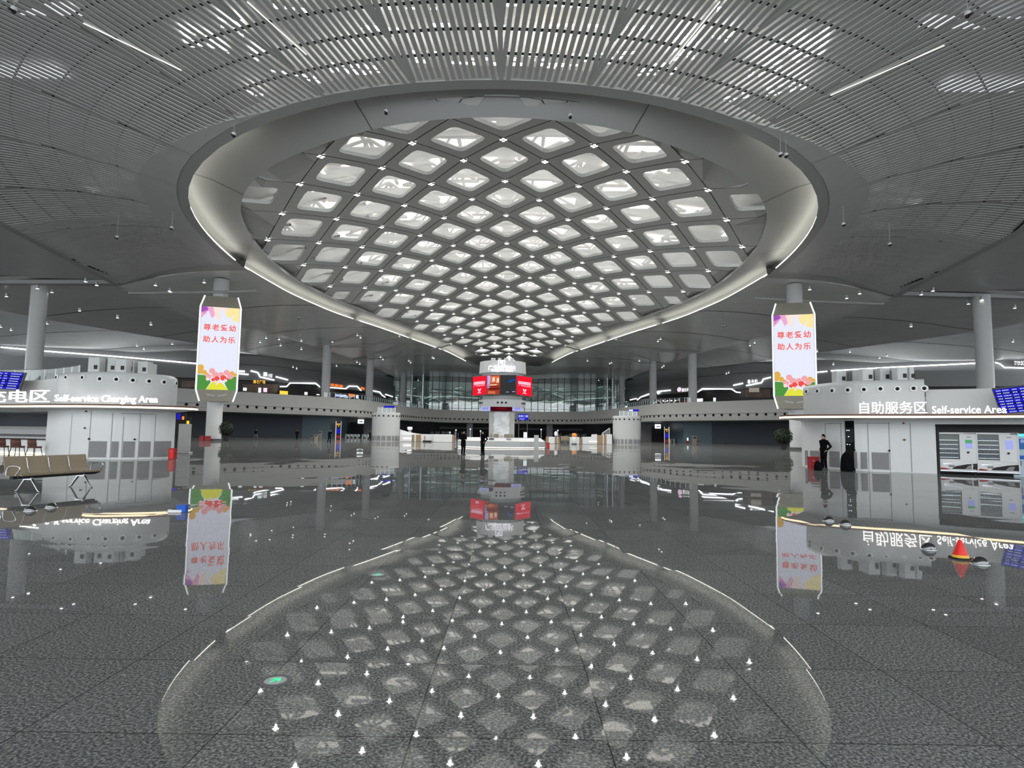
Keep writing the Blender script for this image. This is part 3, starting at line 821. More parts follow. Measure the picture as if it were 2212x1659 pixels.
# ---------------------------------------------------------------- mezzanine edge (U-shaped) with its row of air nozzles
MZ = [(-112, 108), (-78, 113), (-64, 120), (-51, 134.5), (-44, 141.5), (-37.5, 152), (-34, 176), (-30.5, 198), (-24, 210.5), (-12, 215.5), (XO, 216)]
mzL = smooth(resample([Vector((x, y, 0)) for x, y in MZ], 90), 4)
ZT, ZLg, ZN, ZB = 9.6, 6.85, 6.5, 5.3
def nrm2(P, k):
    a, b = P[max(k-1, 0)], P[min(k+1, len(P)-1)]
    t = (b-a).normalized(); return Vector((t.y, -t.x, 0))          # towards the hall for the left run
def off2(P, d): return [p+nrm2(P, k)*d for k, p in enumerate(P)]
def at(P, z): return [Vector((p.x, p.y, z)) for p in P]
cutk = next(k for k, p in enumerate(mzL) if p.y > 205)
for nm, sgn, P in (('left', 0, mzL[:cutk+1]), ('right', 1, mzL[:cutk+1])):
    f = (lambda A: [mir(p) for p in A]) if sgn else (lambda A: A)
    mb = MB()
    mb.loft([f(at(off2(P, -.5), ZT)), f(at(P, ZT)), f(at(off2(P, .25), ZLg)), f(at(off2(P, .02), ZLg-.04)), f(at(off2(P, .0), 6.1)), f(at(off2(P, .22), 6.0)), f(at(off2(P, .1), ZB)), f(at(off2(P, -22), ZB))])
    w = struct(mb.build('wall_mezzanine_'+nm, MT['fascia'], smooth=True, angle=30), f'curved grey mezzanine edge with air nozzles on the {nm}', 'wall')
    R = resample(P, 260); n = 0; acc = 0
    pts = resample(P, int(sum((a-b).length for a, b in zip(P, P[1:]))/1.95))
    for k in range(len(pts)):
        if pts[k].y < 112: continue
        nn = nrm2(pts, k); c = Vector((pts[k].x, pts[k].y, ZN)); mb = MB()
        c2 = mir(c) if sgn else c; n2 = Vector((-nn.x, nn.y, 0)) if sgn else nn
        mb.disc(c2+n2*.02, n2, .30, .12, 10, .24); mb.build('air_nozzle', MT['hole'], w)
PB = mzL[cutk:]+[mir(p) for p in mzL[cutk:-1]][::-1]
mb = MB()
mb.loft([at(off2(PB, -.5), ZT), at(PB, ZT), at(off2(PB, .25), ZLg), at(off2(PB, .02), ZLg-.04), at(PB, 6.1), at(off2(PB, .22), 6.0), at(off2(PB, .1), ZB), [Vector((p.x, p.y+16, ZB)) for p in PB]])
wb_ = struct(mb.build('wall_mezzanine_back', MT['fascia'], smooth=True, angle=30), 'curved grey mezzanine edge across the far end', 'wall')
pts = resample(PB, 36)
for k in range(1, 35):
    mb = MB(); nn = nrm2(pts, k); mb.disc(Vector((pts[k].x, pts[k].y, ZN))+nn*.02, nn, .30, .12, 10, .24); mb.build('air_nozzle', MT['hole'], wb_)
# mezzanine floor, glass parapet posts
FA = [(-160, 150), (-128, 151), (-98, 158), (-80, 163), (-66, 170), (-58, 182), (-51, 204), (-46, 236)]    # shop front line of the upper level
faL = resample([Vector((x, y, 0)) for x, y in FA], 60)
def go(sgn, f):
    mb = MB(); A = resample(mzL[:cutk+1], 60)
    mb.loft([f(at(A, 8.6)), f(at(faL, 8.6))]); struct(mb.build('floor_mezzanine', MT['grey']), 'mezzanine floor', 'floor')
both(go)
def go(sgn, f):
    side_ = 'right' if sgn else 'left'
    run = [p for p in resample(mzL, 400) if p.y > 142 and p.y < 209]
    rr = thing('glass_railing', f'glass railing with steel posts on the {side_} mezzanine edge', 'railing', f([run[0]+Vector((0, 0, ZT))])[0])
    g = MB(); g.loft([f(at(run, ZT)), f(at(run, ZT+1.1))]); g.build('glass_pane', MT['railglass'], rr)
    t = MB(); t.tube(f(at(run, ZT+1.12)), .05, 6); t.build('handrail', MT['steel'], rr, smooth=True)
    for p in resample(run, 46):
        q = f([p])[0]; b = MB(); b.box((q.x, q.y, ZT+.55), (.09, .09, 1.1)); b.build('post', MT['steel'], rr)
glassy('railglass', (.80, .86, .86), .12)
glassy('greenglass', (.47, .57, .54), .22, .03)
glassy('vendglass', (.85, .9, .9), .05)
both(go)
# ---------------------------------------------------------------- far glass wall and the dim hall behind it
GY = 236.0
mb = MB(); mb.add([(-46, GY, 8.6), (44, GY, 8.6), (44, GY, 26), (-46, GY, 26)], [(0, 1, 2, 3)])
gw = struct(mb.build('window_1', MT['greenglass']), 'tall greenish glass wall across the far end', 'window')
x = -46.0
fr = MB()
while x <= 44:
    fr.box((x, GY-.12, 17), (.22, .3, 17)); x += 2.55
for z in (11.2, 14.6, 18.2, 21.6): fr.box((-1, GY-.1, z), (90, .2, .12))
fr.build('mullion_grid', MT['mullion'] if 'mullion' in MT else mat('mullion', (.07, .10, .10), .4), gw)
for px, r in ((889, .42), (913, .6), (1312, .42), (1324, .55)):
    p = AY(px, 850, 229); mb = MB(); mb.lathe([(r, 8.6), (r, 24)], (p.x, p.y, 0), 16)
    struct(mb.build('column', MT['steel'], smooth=True, angle=40), 'slim steel mast in front of the far glass wall', 'column')
mat('dimgreen', (.062, .085, .08), .6, noise=.5, nscale=.12)
mb = MB(); mb.add([(-90, 292, 0), (90, 292, 0), (90, 292, 34), (-90, 292, 34)], [(0, 1, 2, 3)])
mb.add([(-90, 238, 8.6), (90, 238, 8.6), (90, 292, 8.6), (-90, 292, 8.6)], [(0, 1, 2, 3)])
mb.add([(-90, 238, 0), (-90, 292, 0), (-90, 292, 34), (-90, 238, 34)], [(0, 1, 2, 3)]); mb.add([(90, 238, 0), (90, 292, 0), (90, 292, 34), (90, 238, 34)], [(0, 1, 2, 3)])
mb.add([(-90, 238, 26), (90, 238, 30), (90, 283, 24), (-90, 283, 26)], [(0, 1, 2, 3)])
struct(mb.build('wall_back', MT['dimgreen']), 'dim greenish hall behind the far glass', 'wall')
emit('dimstrip', (.75, 1.0, .92), .75)
rnd = random.Random(3)
first = None
for k in range(54):
    px = rnd.choice([rnd.uniform(845, 1020), rnd.uniform(1150, 1340)]); py = rnd.uniform(838, 892); Yq = rnd.uniform(245, 285)
    a = AY(px, py, Yq); ln = rnd.uniform(1.2, 4.5); sl = rnd.choice([rnd.uniform(-.5, -.2), rnd.uniform(.2, .5), rnd.uniform(-.05, .05)])
    mb = MB(); mb.tube([a, a+Vector((ln, 0, ln*sl))], rnd.uniform(.08, .2), 5)
    o = mb.build('light_strip', MT['dimstrip'])
    tag(o, 'thin pale light strip glimmering behind the green far glass', 'light strip', 'light strips behind the far glass')
def polytube(name, pts, m, r, lab, cat, grp): return tag(MB().tube(pts, r, 6).build(name, m), lab, cat, grp)
# wavy pale roof edges of the hall behind, their brightness put in as emission
for pts, lab in (([(1150, 870), (1164, 868), (1190, 867), (1215, 867), (1260, 862), (1330, 858)], 'long bent pale roof edge made to glow behind the glass right of the tower'), ([(870, 852), (920, 858), (975, 856), (1015, 859), (1036, 860)], 'long pale roof edge made to glow behind the glass left of the tower')):
    polytube('light_line', [AY(x, y, 262) for x, y in pts], MT['dimstrip'], .22, lab, 'light strip', 'light strips behind the far glass')
# ---------------------------------------------------------------- upper shop front (both sides)
def plan_hit(path, px, py, lift=0.0):
    d = ray(px, py); best = None
    for k, (a, b) in enumerate(zip(path, path[1:])):
        ex, ey = b.x-a.x, b.y-a.y; den = d.x*ey-d.y*ex
        if abs(den) < 1e-9: continue
        t = (a.x*ey-a.y*ex)/den; u = (a.x*d.y-a.y*d.x)/den
        if t > 0 and -1e-6 <= u <= 1.000001 and (best is None or t < best[0]): best = (t, k, u)
    if best is None: raise Exception(f'no plan hit {px},{py}')
    t, k, u = best; a, b = path[k], path[k+1]
    n = Vector((b.y-a.y, -(b.x-a.x), 0)).normalized()
    if n.dot(Vector((d.x, d.y, 0))) > 0: n = -n
    tg = Vector((-n.y, n.x, 0))
    if tg.dot(RT) < 0: tg = -tg
    p = Vector((d.x*t, d.y*t, EYE+d.z*t)); s_ = (p-Vector((0, 0, EYE))).normalized()
    if lift: p = p-Vector((d.x, d.y, d.z))*(lift/abs(n.dot(d)))
    return p, n, tg
faR = [mir(p) for p in faL]
SHOPW = {}
def go(sgn, f):
    side_ = 'right' if sgn else 'left'
    mb = MB()
    mb.loft([f(at(faL, 22.5)), f(at(faL, 19.6)), f(at(off2(faL, .8), 19.3)), f(at(off2(faL, .8), 15.2)), f(at(off2(faL, -1.6), 15.0))])
    mb.cm = 1; mb.loft([f(at(off2(faL, -1.5), 15.2)), f(at(off2(faL, -1.5), 8.6))]); mb.cm = 0
    SHOPW[side_] = struct(mb.build('wall_shops_'+side_, [MT['shopband'], MT['shopdark']], smooth=True, angle=30), f'upper shop fronts with a grey sign band on the {side_}', 'wall')
mat('shopband', (.20, .205, .21), .45); mat('shopdark', (.035, .032, .032), .4)
both(go)
# ---------------------------------------------------------------- ground level walls below the mezzanine
def wallbox(name, pts, z0, z1, m, lab):
    mb = MB(); mb.wall(pts, z0, z1); return struct(mb.build(name, m), lab, 'wall')
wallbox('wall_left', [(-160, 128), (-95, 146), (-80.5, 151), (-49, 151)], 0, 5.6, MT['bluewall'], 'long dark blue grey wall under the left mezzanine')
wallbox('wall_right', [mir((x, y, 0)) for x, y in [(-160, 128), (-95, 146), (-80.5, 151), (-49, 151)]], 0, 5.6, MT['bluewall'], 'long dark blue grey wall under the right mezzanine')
for sgn in (0, 1):
    f = (lambda p: (2*XO-p[0], p[1])) if sgn else (lambda p: p)
    sd = 'right' if sgn else 'left'
    mb = MB(); mb.wall([f(p) for p in [(-51.4, 150.6), (-44.6, 151.2), (-44.6, 168)]], 0, 5.6); struct(mb.build('wall_panel_'+sd, MT['bluepanel']), f'teal grey panel wall beside the {sd} pillar', 'wall')
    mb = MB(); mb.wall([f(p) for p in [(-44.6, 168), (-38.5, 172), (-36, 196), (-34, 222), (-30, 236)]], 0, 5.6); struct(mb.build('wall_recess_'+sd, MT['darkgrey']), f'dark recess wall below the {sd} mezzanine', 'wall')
    mb = MB(); mb.wall([f(p) for p in [(-43.6, 166), (-40.4, 167.5)]], 0, 4.2); struct(mb.build('door_'+('2' if sgn else '1'), MT['hole']), f'dark doorway under the {sd} mezzanine', 'door')
    p0 = f((-41, 160)); mb = MB(); mb.box((p0[0]+(1.2 if not sgn else -1.2), 176, 2.8), (2.6, 2.0, 5.6)); struct(mb.build('column', MT['grey']), f'square grey pillar under the {sd} mezzanine', 'column')
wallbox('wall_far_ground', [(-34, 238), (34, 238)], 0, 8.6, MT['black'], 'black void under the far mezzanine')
for px in (1015, 1187):
    p = AY(px, 925, 224); mb = MB(); mb.box((p.x, 224, 2.65), (2.2, 2.2, 5.3)); struct(mb.build('column', MT['grey']), 'square grey pillar under the far mezzanine ' + ('left' if px < 1085 else 'right') + ' of the tower', 'column')
mb = MB(); mb.box((XO-14, 231, 3.6), (24, .5, .8)); mb.box((XO+16, 231, 3.6), (24, .5, .8)); struct(mb.build('beam', MT['darkgrey']), 'dark lintel across the far ground-level hall', 'beam')
# people queueing and stands far back, read only as glimmers of light
rnd = random.Random(11)
mat('dimwhite', (.5, .55, .6), .6)
TAKEN = []
for k in range(120):
    px = rnd.choice([rnd.uniform(925, 1005), rnd.uniform(1200, 1285)]); Yq = rnd.uniform(225.5, 231)
    p = AY(px, 935, Yq); mb = MB(); h = rnd.uniform(1.5, 2.3); w_ = rnd.uniform(.3, .8)
    if any(abs(p.x-a) < 1.0 and abs(Yq-b) < .6 for a, b in TAKEN) or len(TAKEN) > 44: continue
    TAKEN.append((p.x, Yq))
    mb.box((p.x, Yq, h/2), (w_, .4, h)); o = mb.build('stand', MT['grey'] if k % 3 else MT['dimwhite'])
    tag(o, 'small grey stand in the dim hall under the far mezzanine', 'stand', 'stands under the far mezzanine')
emit('glint', (.85, .93, 1.0), 1.3)
for k, (px, py) in enumerate([(1038, 931), (985, 929), (972, 934), (1016, 927), (1169, 928), (1205, 930)]):
    p = AY(px, py, 221); mb = MB(); mb.ball(p, .28, 8); mb.tube([p, (p.x, p.y, 0)], .04, 5)
    tag(mb.build('hall_lamp', MT['glint'] if 0 else [MT['glint']]), f'small white lamp {["in the dark hall left of the tower", "in the dark hall right of the tower"][px > 1090]} under the far mezzanine', 'lamp', 'small lamps under the far mezzanine')
# ---------------------------------------------------------------- light lines and shop signs on the upper fronts
faL8, faR8 = off2(faL, .8), [mir(p) for p in off2(faL, .8)]
def shopline(side_, pts, k, r=.16, Yf=None):
    P = []
    for (a, b), (c, d) in zip(pts, pts[1:]):
        for t in (0, .25, .5, .75): P.append((lerp(a, c, t), lerp(b, d, t)))
    P.append(pts[-1])
    W_ = [plan_hit(faL8 if side_ == 'left' else faR8, x, y, .12)[0] for x, y in P]
    o = MB().tube(W_, r, 6).build('light_line', MT['ledline'], SHOPW[side_]); o['label'] = f'{k} white light line'
for k, p in (('long straight', [(2, 750), (78, 757), (250, 770), (423, 785)]), ('short stub of', [(514, 806.7), (536.7, 809)]), ('stepped down', [(541.8, 801), (557, 804.8), (562, 814.3), (592.4, 821)]), ('short slanted', [(596, 813.7), (622, 820.6)]),
             ('raised bridge-shaped', [(605, 835), (619, 835), (626.6, 827.6), (682, 828), (691, 835.8)]), ('second raised bridge-shaped', [(711, 837), (747, 840), (754.4, 834), (772, 834.6), (780, 843.4)]), ('farthest stepped', [(800, 843), (820.5, 847), (825.6, 854), (832, 858)]), ('tiny far', [(833, 852), (848, 857)])):
    shopline('left', p, k)
for k, p in (('long straight', [(1795, 801), (1930, 793), (2123, 784)]), ('short stub of', [(1763, 804), (1787, 802)]), ('curving down', [(2150, 783), (2160, 786), (2170, 794), (2212, 795)]), ('rising stepped', [(1612, 833), (1645, 826.6), (1649, 819), (1665, 815)]), ('short slanted', [(1584, 832.4), (1604.6, 828)]),
             ('raised bridge-shaped', [(1507, 847), (1517, 840), (1580.5, 840.5), (1590.6, 847), (1599.5, 848)]), ('low stepped', [(1421, 851), (1427, 845), (1448, 843)]), ('farthest stepped', [(1376.6, 864), (1384.5, 857.6), (1402, 851)]), ('tiny far', [(1361, 864), (1375, 861)])):
    shopline('right', p, k)
innL = innR = None
def shopsign(side_, x0, y0, x1, y1, m, txt, lab, back=None, path=None):
    path = path or (faL8 if side_ == 'left' else faR8)
    p, n, tg = plan_hit(path, (x0+x1)/2, (y0+y1)/2, .25)
    w = (plan_hit(path, x1, (y0+y1)/2)[0]-plan_hit(path, x0, (y0+y1)/2)[0]).length; h = (y1-y0)*p.y/F
    t = thing('shop_sign', lab, 'shop sign', (p.x, p.y, p.z), f'shop signs on the {side_} mezzanine')
    M3 = Matrix((tg, n, (0, 0, 1))).transposed()
    if back is not None:
        mb = MB(); mb.box(p-n*.1, (w*1.06, .16, h*1.25), M=M3); mb.build('board', back, t)
    if txt is None:
        mb = MB(); mb.box(p, (w, .1, h), M=M3); mb.build('panel', m, t)
        if path is innL or path is innR:
            mb = MB(); mb.box((p.x, p.y, (8.6+p.z-h/2)/2), (.12, .12, max(.1, p.z-h/2-8.6))); mb.build('stand_post', MT['darkgrey'], t)
    else:
        mb = MB(); F_ = frame(p+n*.06, tg, (0, 0, 1)); textmb(mb, txt, h*1.0, Matrix.Identity(4), 0, bold=.012)
        xs = [v[0] for v in mb.v]; sx_ = w/(max(xs)-min(xs)+1e-6); ys_ = [v[1] for v in mb.v]; sy_ = h/(max(ys_)-min(ys_)+1e-6); cx0, cy0 = (max(xs)+min(xs))/2, (max(ys_)+min(ys_))/2
        mb.v = [tuple(F_ @ Vector(((v[0]-cx0)*sx_, (v[1]-cy0)*sy_, 0))) for v in mb.v]
        mb.build('lettering', m, t)
    return t
shopsign('left', 569, 804, 577, 813, MT['paleglow'], None, 'pale blue lit square logo sign on the left shop fronts')
shopsign('left', 578, 807, 588.5, 815.5, MT['ledwhite'], '便利店', 'white lit three-character sign beside the pale square logo')
shopsign('left', 547, 821, 573, 829, MT['amber'], '美食广场', 'amber orange lit sign below the white one, left shop fronts')
shopsign('left', 710, 829.5, 741, 835.5, MT['orange'], '•老家面', 'red orange lit characters right of the left mezzanine pillar')
shopsign('left', 780, 836, 787, 842, MT['orange'], '咖', 'tiny red orange sign, farthest on the left shop fronts')
shopsign('left', 514, 800, 529, 804, MT['ledwhite'], None, 'rounded white lit sign next to the lightbox on the left')
shopsign('left', 604, 844.5, 622, 852, MT['amber'], None, 'yellow framed sign over the left mezzanine parapet', MT['black'])
innL, innR = off2(faL, 3.0), [mir(p) for p in off2(faL, 3.0)]
for (a, b, c, d, m, lb) in ((525, 837.5, 533, 844, 'paleglow', 'small pale blue screen in the leftmost lit shop'), (558, 837.5, 564, 848, 'paleglow', 'bright blue white screen in the lit shop left'), (569, 838, 577, 847, 'pinkwhite', 'pink white poster screen in the lit shop left'), (658, 847, 664, 853, 'ledwhite', 'small white screen left of the left mezzanine pillar'), (684, 851.5, 690, 853.5, 'ledwhite', 'tiny white light bar at the left mezzanine pillar'),
                            (725, 852.5, 751, 858, 'screentext', 'blue white glowing sign right of the left mezzanine pillar'), (753, 851, 767, 856, 'orange', 'orange glowing sign beside the blue white one'), (769, 853.5, 773.5, 861, 'paleglow', 'narrow pale screen far along the left mezzanine')):
    shopsign('left', a, b, c, d, MT[m], None, lb, path=innL)
shopsign('right', 1463, 836.5, 1472, 846.5, MT['pinkwhite'], '●', 'round pinkish white lit logo on the right shop fronts')
shopsign('right', 1473, 838, 1489, 846, MT['ledwhite'], '真功夫', 'white lit three-character sign beside the round logo, right')
shopsign('right', 1615, 820, 1621, 829, MT['ledwhite'], '●', 'round white lit logo on the right sloping shop front')
shopsign('right', 1622.5, 819.5, 1636, 827, MT['ledwhite'], '永和', 'white lit characters on the right sloping shop front')
shopsign('right', 1419, 843.5, 1425.5, 850.5, MT['ledwhite'], '●', 'small white lit logo, farthest on the right shop fronts')
shopsign('right', 2189, 779.5, 2212, 789, MT['ledwhite'], '餐饮区', 'white lit characters at the right edge of the shop fronts', MT['darkgrey'])
for (a, b, c, d, m, lb) in ((1506, 861, 1518, 867.5, 'ledwhite', 'white lit counter sign right of the right mezzanine pillar'), (1541, 859, 1546, 867, 'paleglow', 'small pale screen on the right mezzanine'), (1467, 865.5, 1483, 869.5, 'redbright', 'red and white counter edge left of the right mezzanine pillar'), (1618, 838, 1640, 847, 'shopglow', 'softly lit shop window on the right mezzanine'), (1343.5, 877, 1347, 884, 'ledwhite', 'tiny white light at the far right mezzanine'), (1351, 877, 1355, 884, 'ledwhite', 'second tiny white light at the far right mezzanine')):
    shopsign('right', a, b, c, d, MT[m], None, lb, path=innR)
for k, px in enumerate((1433, 1442, 1451, 1459)):
    shopsign('right', px-1.6, 864, px+1.6, 867.2, MT['ledwarm'], '●', f'{["first", "second", "third", "fourth"][k]} of four warm round lamps over the right mezzanine counter', path=innR)
# lit shop interiors behind the sign band
for (sd, a, b, c, d, m) in (('left', 392, 823, 424, 836, 'shopglow'), ('left', 524, 830, 600, 849, 'shopglow'), ('right', 1610, 836, 1664, 858, 'shopglow')):
    path = off2(faL, -1.2); path = path if sd == 'left' else [mir(p) for p in path]
    xs = [lerp(a, c, t/6) for t in range(7)]
    mb = MB(); mb.loft([[plan_hit(path, x, b)[0] for x in xs], [plan_hit(path, x, d)[0] for x in xs]])
    struct(mb.build('wall_shop_interior', MT['shopint']) if 'shopint' in MT else mb.build('wall_shop_interior', mat('shopint', (.22, .15, .12), .6, noise=.6, nscale=.5)), f'warm brown shop interior on the upper {sd}', 'wall')
# ---------------------------------------------------------------- ceiling spotlights outside the dome
SPL = [(14, 641), (81, 624), (112, 632), (185, 609), (209, 617), (336, 617), (366, 629), (441, 611)]
SPR = [(1749, 626), (1829, 645), (1857, 635), (1990, 637), (2015, 629), (2092, 657), (2121, 648), (2192, 666)]
FAR = [(172, 672, 98), (254, 687, 98), (326, 702, 100), (82, 694, 118), (102, 700, 118), (24, 714, 120), (2, 707, 120), (296, 748, 140), (311, 755, 140), (372, 744, 140), (575, 731, 128), (603, 734, 128), (562, 740, 132), (606, 747, 140), (651, 755, 140), (651, 737, 140), (705, 733, 149), (718, 739, 149), (772, 725, 135), (779, 730, 135),
       (727, 791, 176), (771, 783, 165), (777, 787, 165), (822, 772, 165), (827, 777, 165), (883, 780, 172), (887, 784, 172), (934, 773, 165), (937, 775, 165), (633, 794, 165), (641, 797, 165), (903, 822, 225), (817, 828, 225),
       (1494, 743, 149), (1486, 748, 149), (1551, 748, 146), (1570, 744, 146), (1421, 738, 135), (1427, 733, 135), (1269, 780, 172), (1317, 786, 172), (1321, 784, 172), (1381, 780, 165), (1434, 791, 170), (1430, 794, 170), (1569, 808, 170), (1574, 806, 170), (1620, 747, 128), (1630, 741, 128), (2110, 725, 118), (2188, 739, 118), (1968, 706, 100), (1836, 761, 138), (1916, 769, 140), (1900, 774, 140), (1765, 760, 128), (1800, 788, 150), (1293, 822, 225)]
slmb = MB(); slmb.cm = 0; slmb.lathe([(.17, .55), (.20, .5), (.20, .02)], (0, 0, 0), 12, True); slmb.cm = 1; slmb.disc((0, 0, 0), (0, 0, -1), .19, 0, 12)
sl0 = slmb.build('ceiling_spotlight', [MT['steel'], MT['spot']])
EDGE = lambda px, py: AH(px, py, 19.6)
allsp = [(x, y, AH(x, y, 19.9 if i % 2 else 20.0)) for i, (x, y) in enumerate(SPL+SPR)]+[(x, y, AY(x, y, Y)) for x, y, Y in FAR]
lefts = sorted([a for a in allsp if a[0] < 1095], key=lambda a: a[0]); rights = sorted([a for a in allsp if a[0] >= 1095], key=lambda a: -a[0])
def ordn(k): return ORD[k] if k < len(ORD) else {27: 'twenty-seventh', 28: 'twenty-eighth', 29: 'twenty-ninth', 30: 'thirtieth'}.get(k, ('thirty-' if k < 40 else 'forty-')+(ORD[k % 10] if k % 10 else '') if k % 10 else 'fortieth')
first = True
for sd, lst in (('left', lefts), ('right', rights)):
    for k, (x, y, p) in enumerate(lst):
        o = sl0 if first else sl0.copy()
        if not first: COL.objects.link(o)
        first = False; o.location = p
        tag(o, f'small ceiling spotlight outside the dome, {ordn(k+1)} from the picture\'s {sd} edge', 'spotlight', 'spotlights along the ceiling beams')
# glowing tubes imitating light reflected along the radial slat seams
DG = bpy.context.evaluated_depsgraph_get(); DG.update()
emit('slatline', (1.0, .99, .93), 1.3)
for (a, b), lb in ((((180, 50), (392, 152)), 'long thin streak of imitated reflected light along a slat seam, upper left'), (((534, 4), (662, 118)), 'thin streak of imitated reflected light along a slat seam, left of the middle'), (((1555, 4), (1446, 138)), 'thin streak of imitated reflected light along a slat seam, right of the middle'), (((2040, 98), (1794, 206)), 'long thin streak of imitated reflected light along a slat seam, upper right')):
    P = []
    for k in range(15):
        px, py = lerp(a[0], b[0], k/14), lerp(a[1], b[1], k/14)
        H_ = 25.0
        for _ in range(12):
            p = AH(px, py, H_); r_ = hypot(p.x-Q.x, p.y-Q.y); th_ = atan2(p.y-Q.y, p.x-Q.x) % (2*pi); H_ = canopy(th_, r_)[2]-EYE-.07
        P.append(p)
    tag(MB().tube(P, .035, 5).build('canopy_seam_highlight', MT['slatline']), lb, 'light line', 'imitated seam highlights of the canopy')
# cameras and sensors hung from the ceilings
DG = bpy.context.evaluated_depsgraph_get(); DG.update()
def hung(px, py, H, ln, lab):
    p = AH(px, py, H); hit = S.ray_cast(DG, p+Vector((0, 0, .2)), (0, 0, 1)); ln = hit[1].z-p.z+.05 if hit[0] else ln; t = thing('hanging_camera', lab, 'camera', (p.x, p.y, p.z), 'cameras hung under the ceiling')
    mb = MB(); mb.tube([p, p+Vector((0, 0, ln))], .025, 6); mb.build('rod', MT['grey'], t)
    mb = MB(); mb.lathe([(.14, .12), (.16, .05), (.16, -.10)], p, 12); mb.build('housing', MT['white'], t, smooth=True, angle=40)
    mb = MB(); mb.ball(p+Vector((0, 0, -.12)), .13, 10); mb.tube([p+Vector((0, -.05, -.12)), p+Vector((0, -.34, -.2))], .07, 8); mb.build('lens', MT['black'], t, smooth=True)
for px, py, H, ln, lab in ((505, 290, 21.6, 1.0, 'camera on a rod beside the upper left cornice'), (253, 512, 19.6, .9, 'camera hanging under the left canopy flank'), (371, 492, 19.8, 1.5, 'bent rod camera close to the left rim'), (1686, 333, 21.0, 1.6, 'left one of two cameras by the right rim'), (1698, 335, 21.0, 1.6, 'right one of two cameras by the right rim'), (1822, 484, 19.8, 1.5, 'rod camera close to the right rim'), (1922, 527, 19.6, .9, 'camera hanging under the right canopy flank'),
                              (646, 686, 19.6, 1.2, 'camera under the second band left of the dome'), (1563, 704, 19.6, 1.2, 'camera under the second band right of the dome'), (834, 241, 23.4, 1.4, 'thin rod sensor before the near cornice, left'), (1232, 250, 23.4, 1.4, 'thin rod sensor before the near cornice, right'), (2090, 30, 22.8, .8, 'camera between slats at the top right corner'), (30, 20, 22.8, .8, 'pale lamp box between slats at the top left corner')):
    hung(px, py, H, ln, lab)
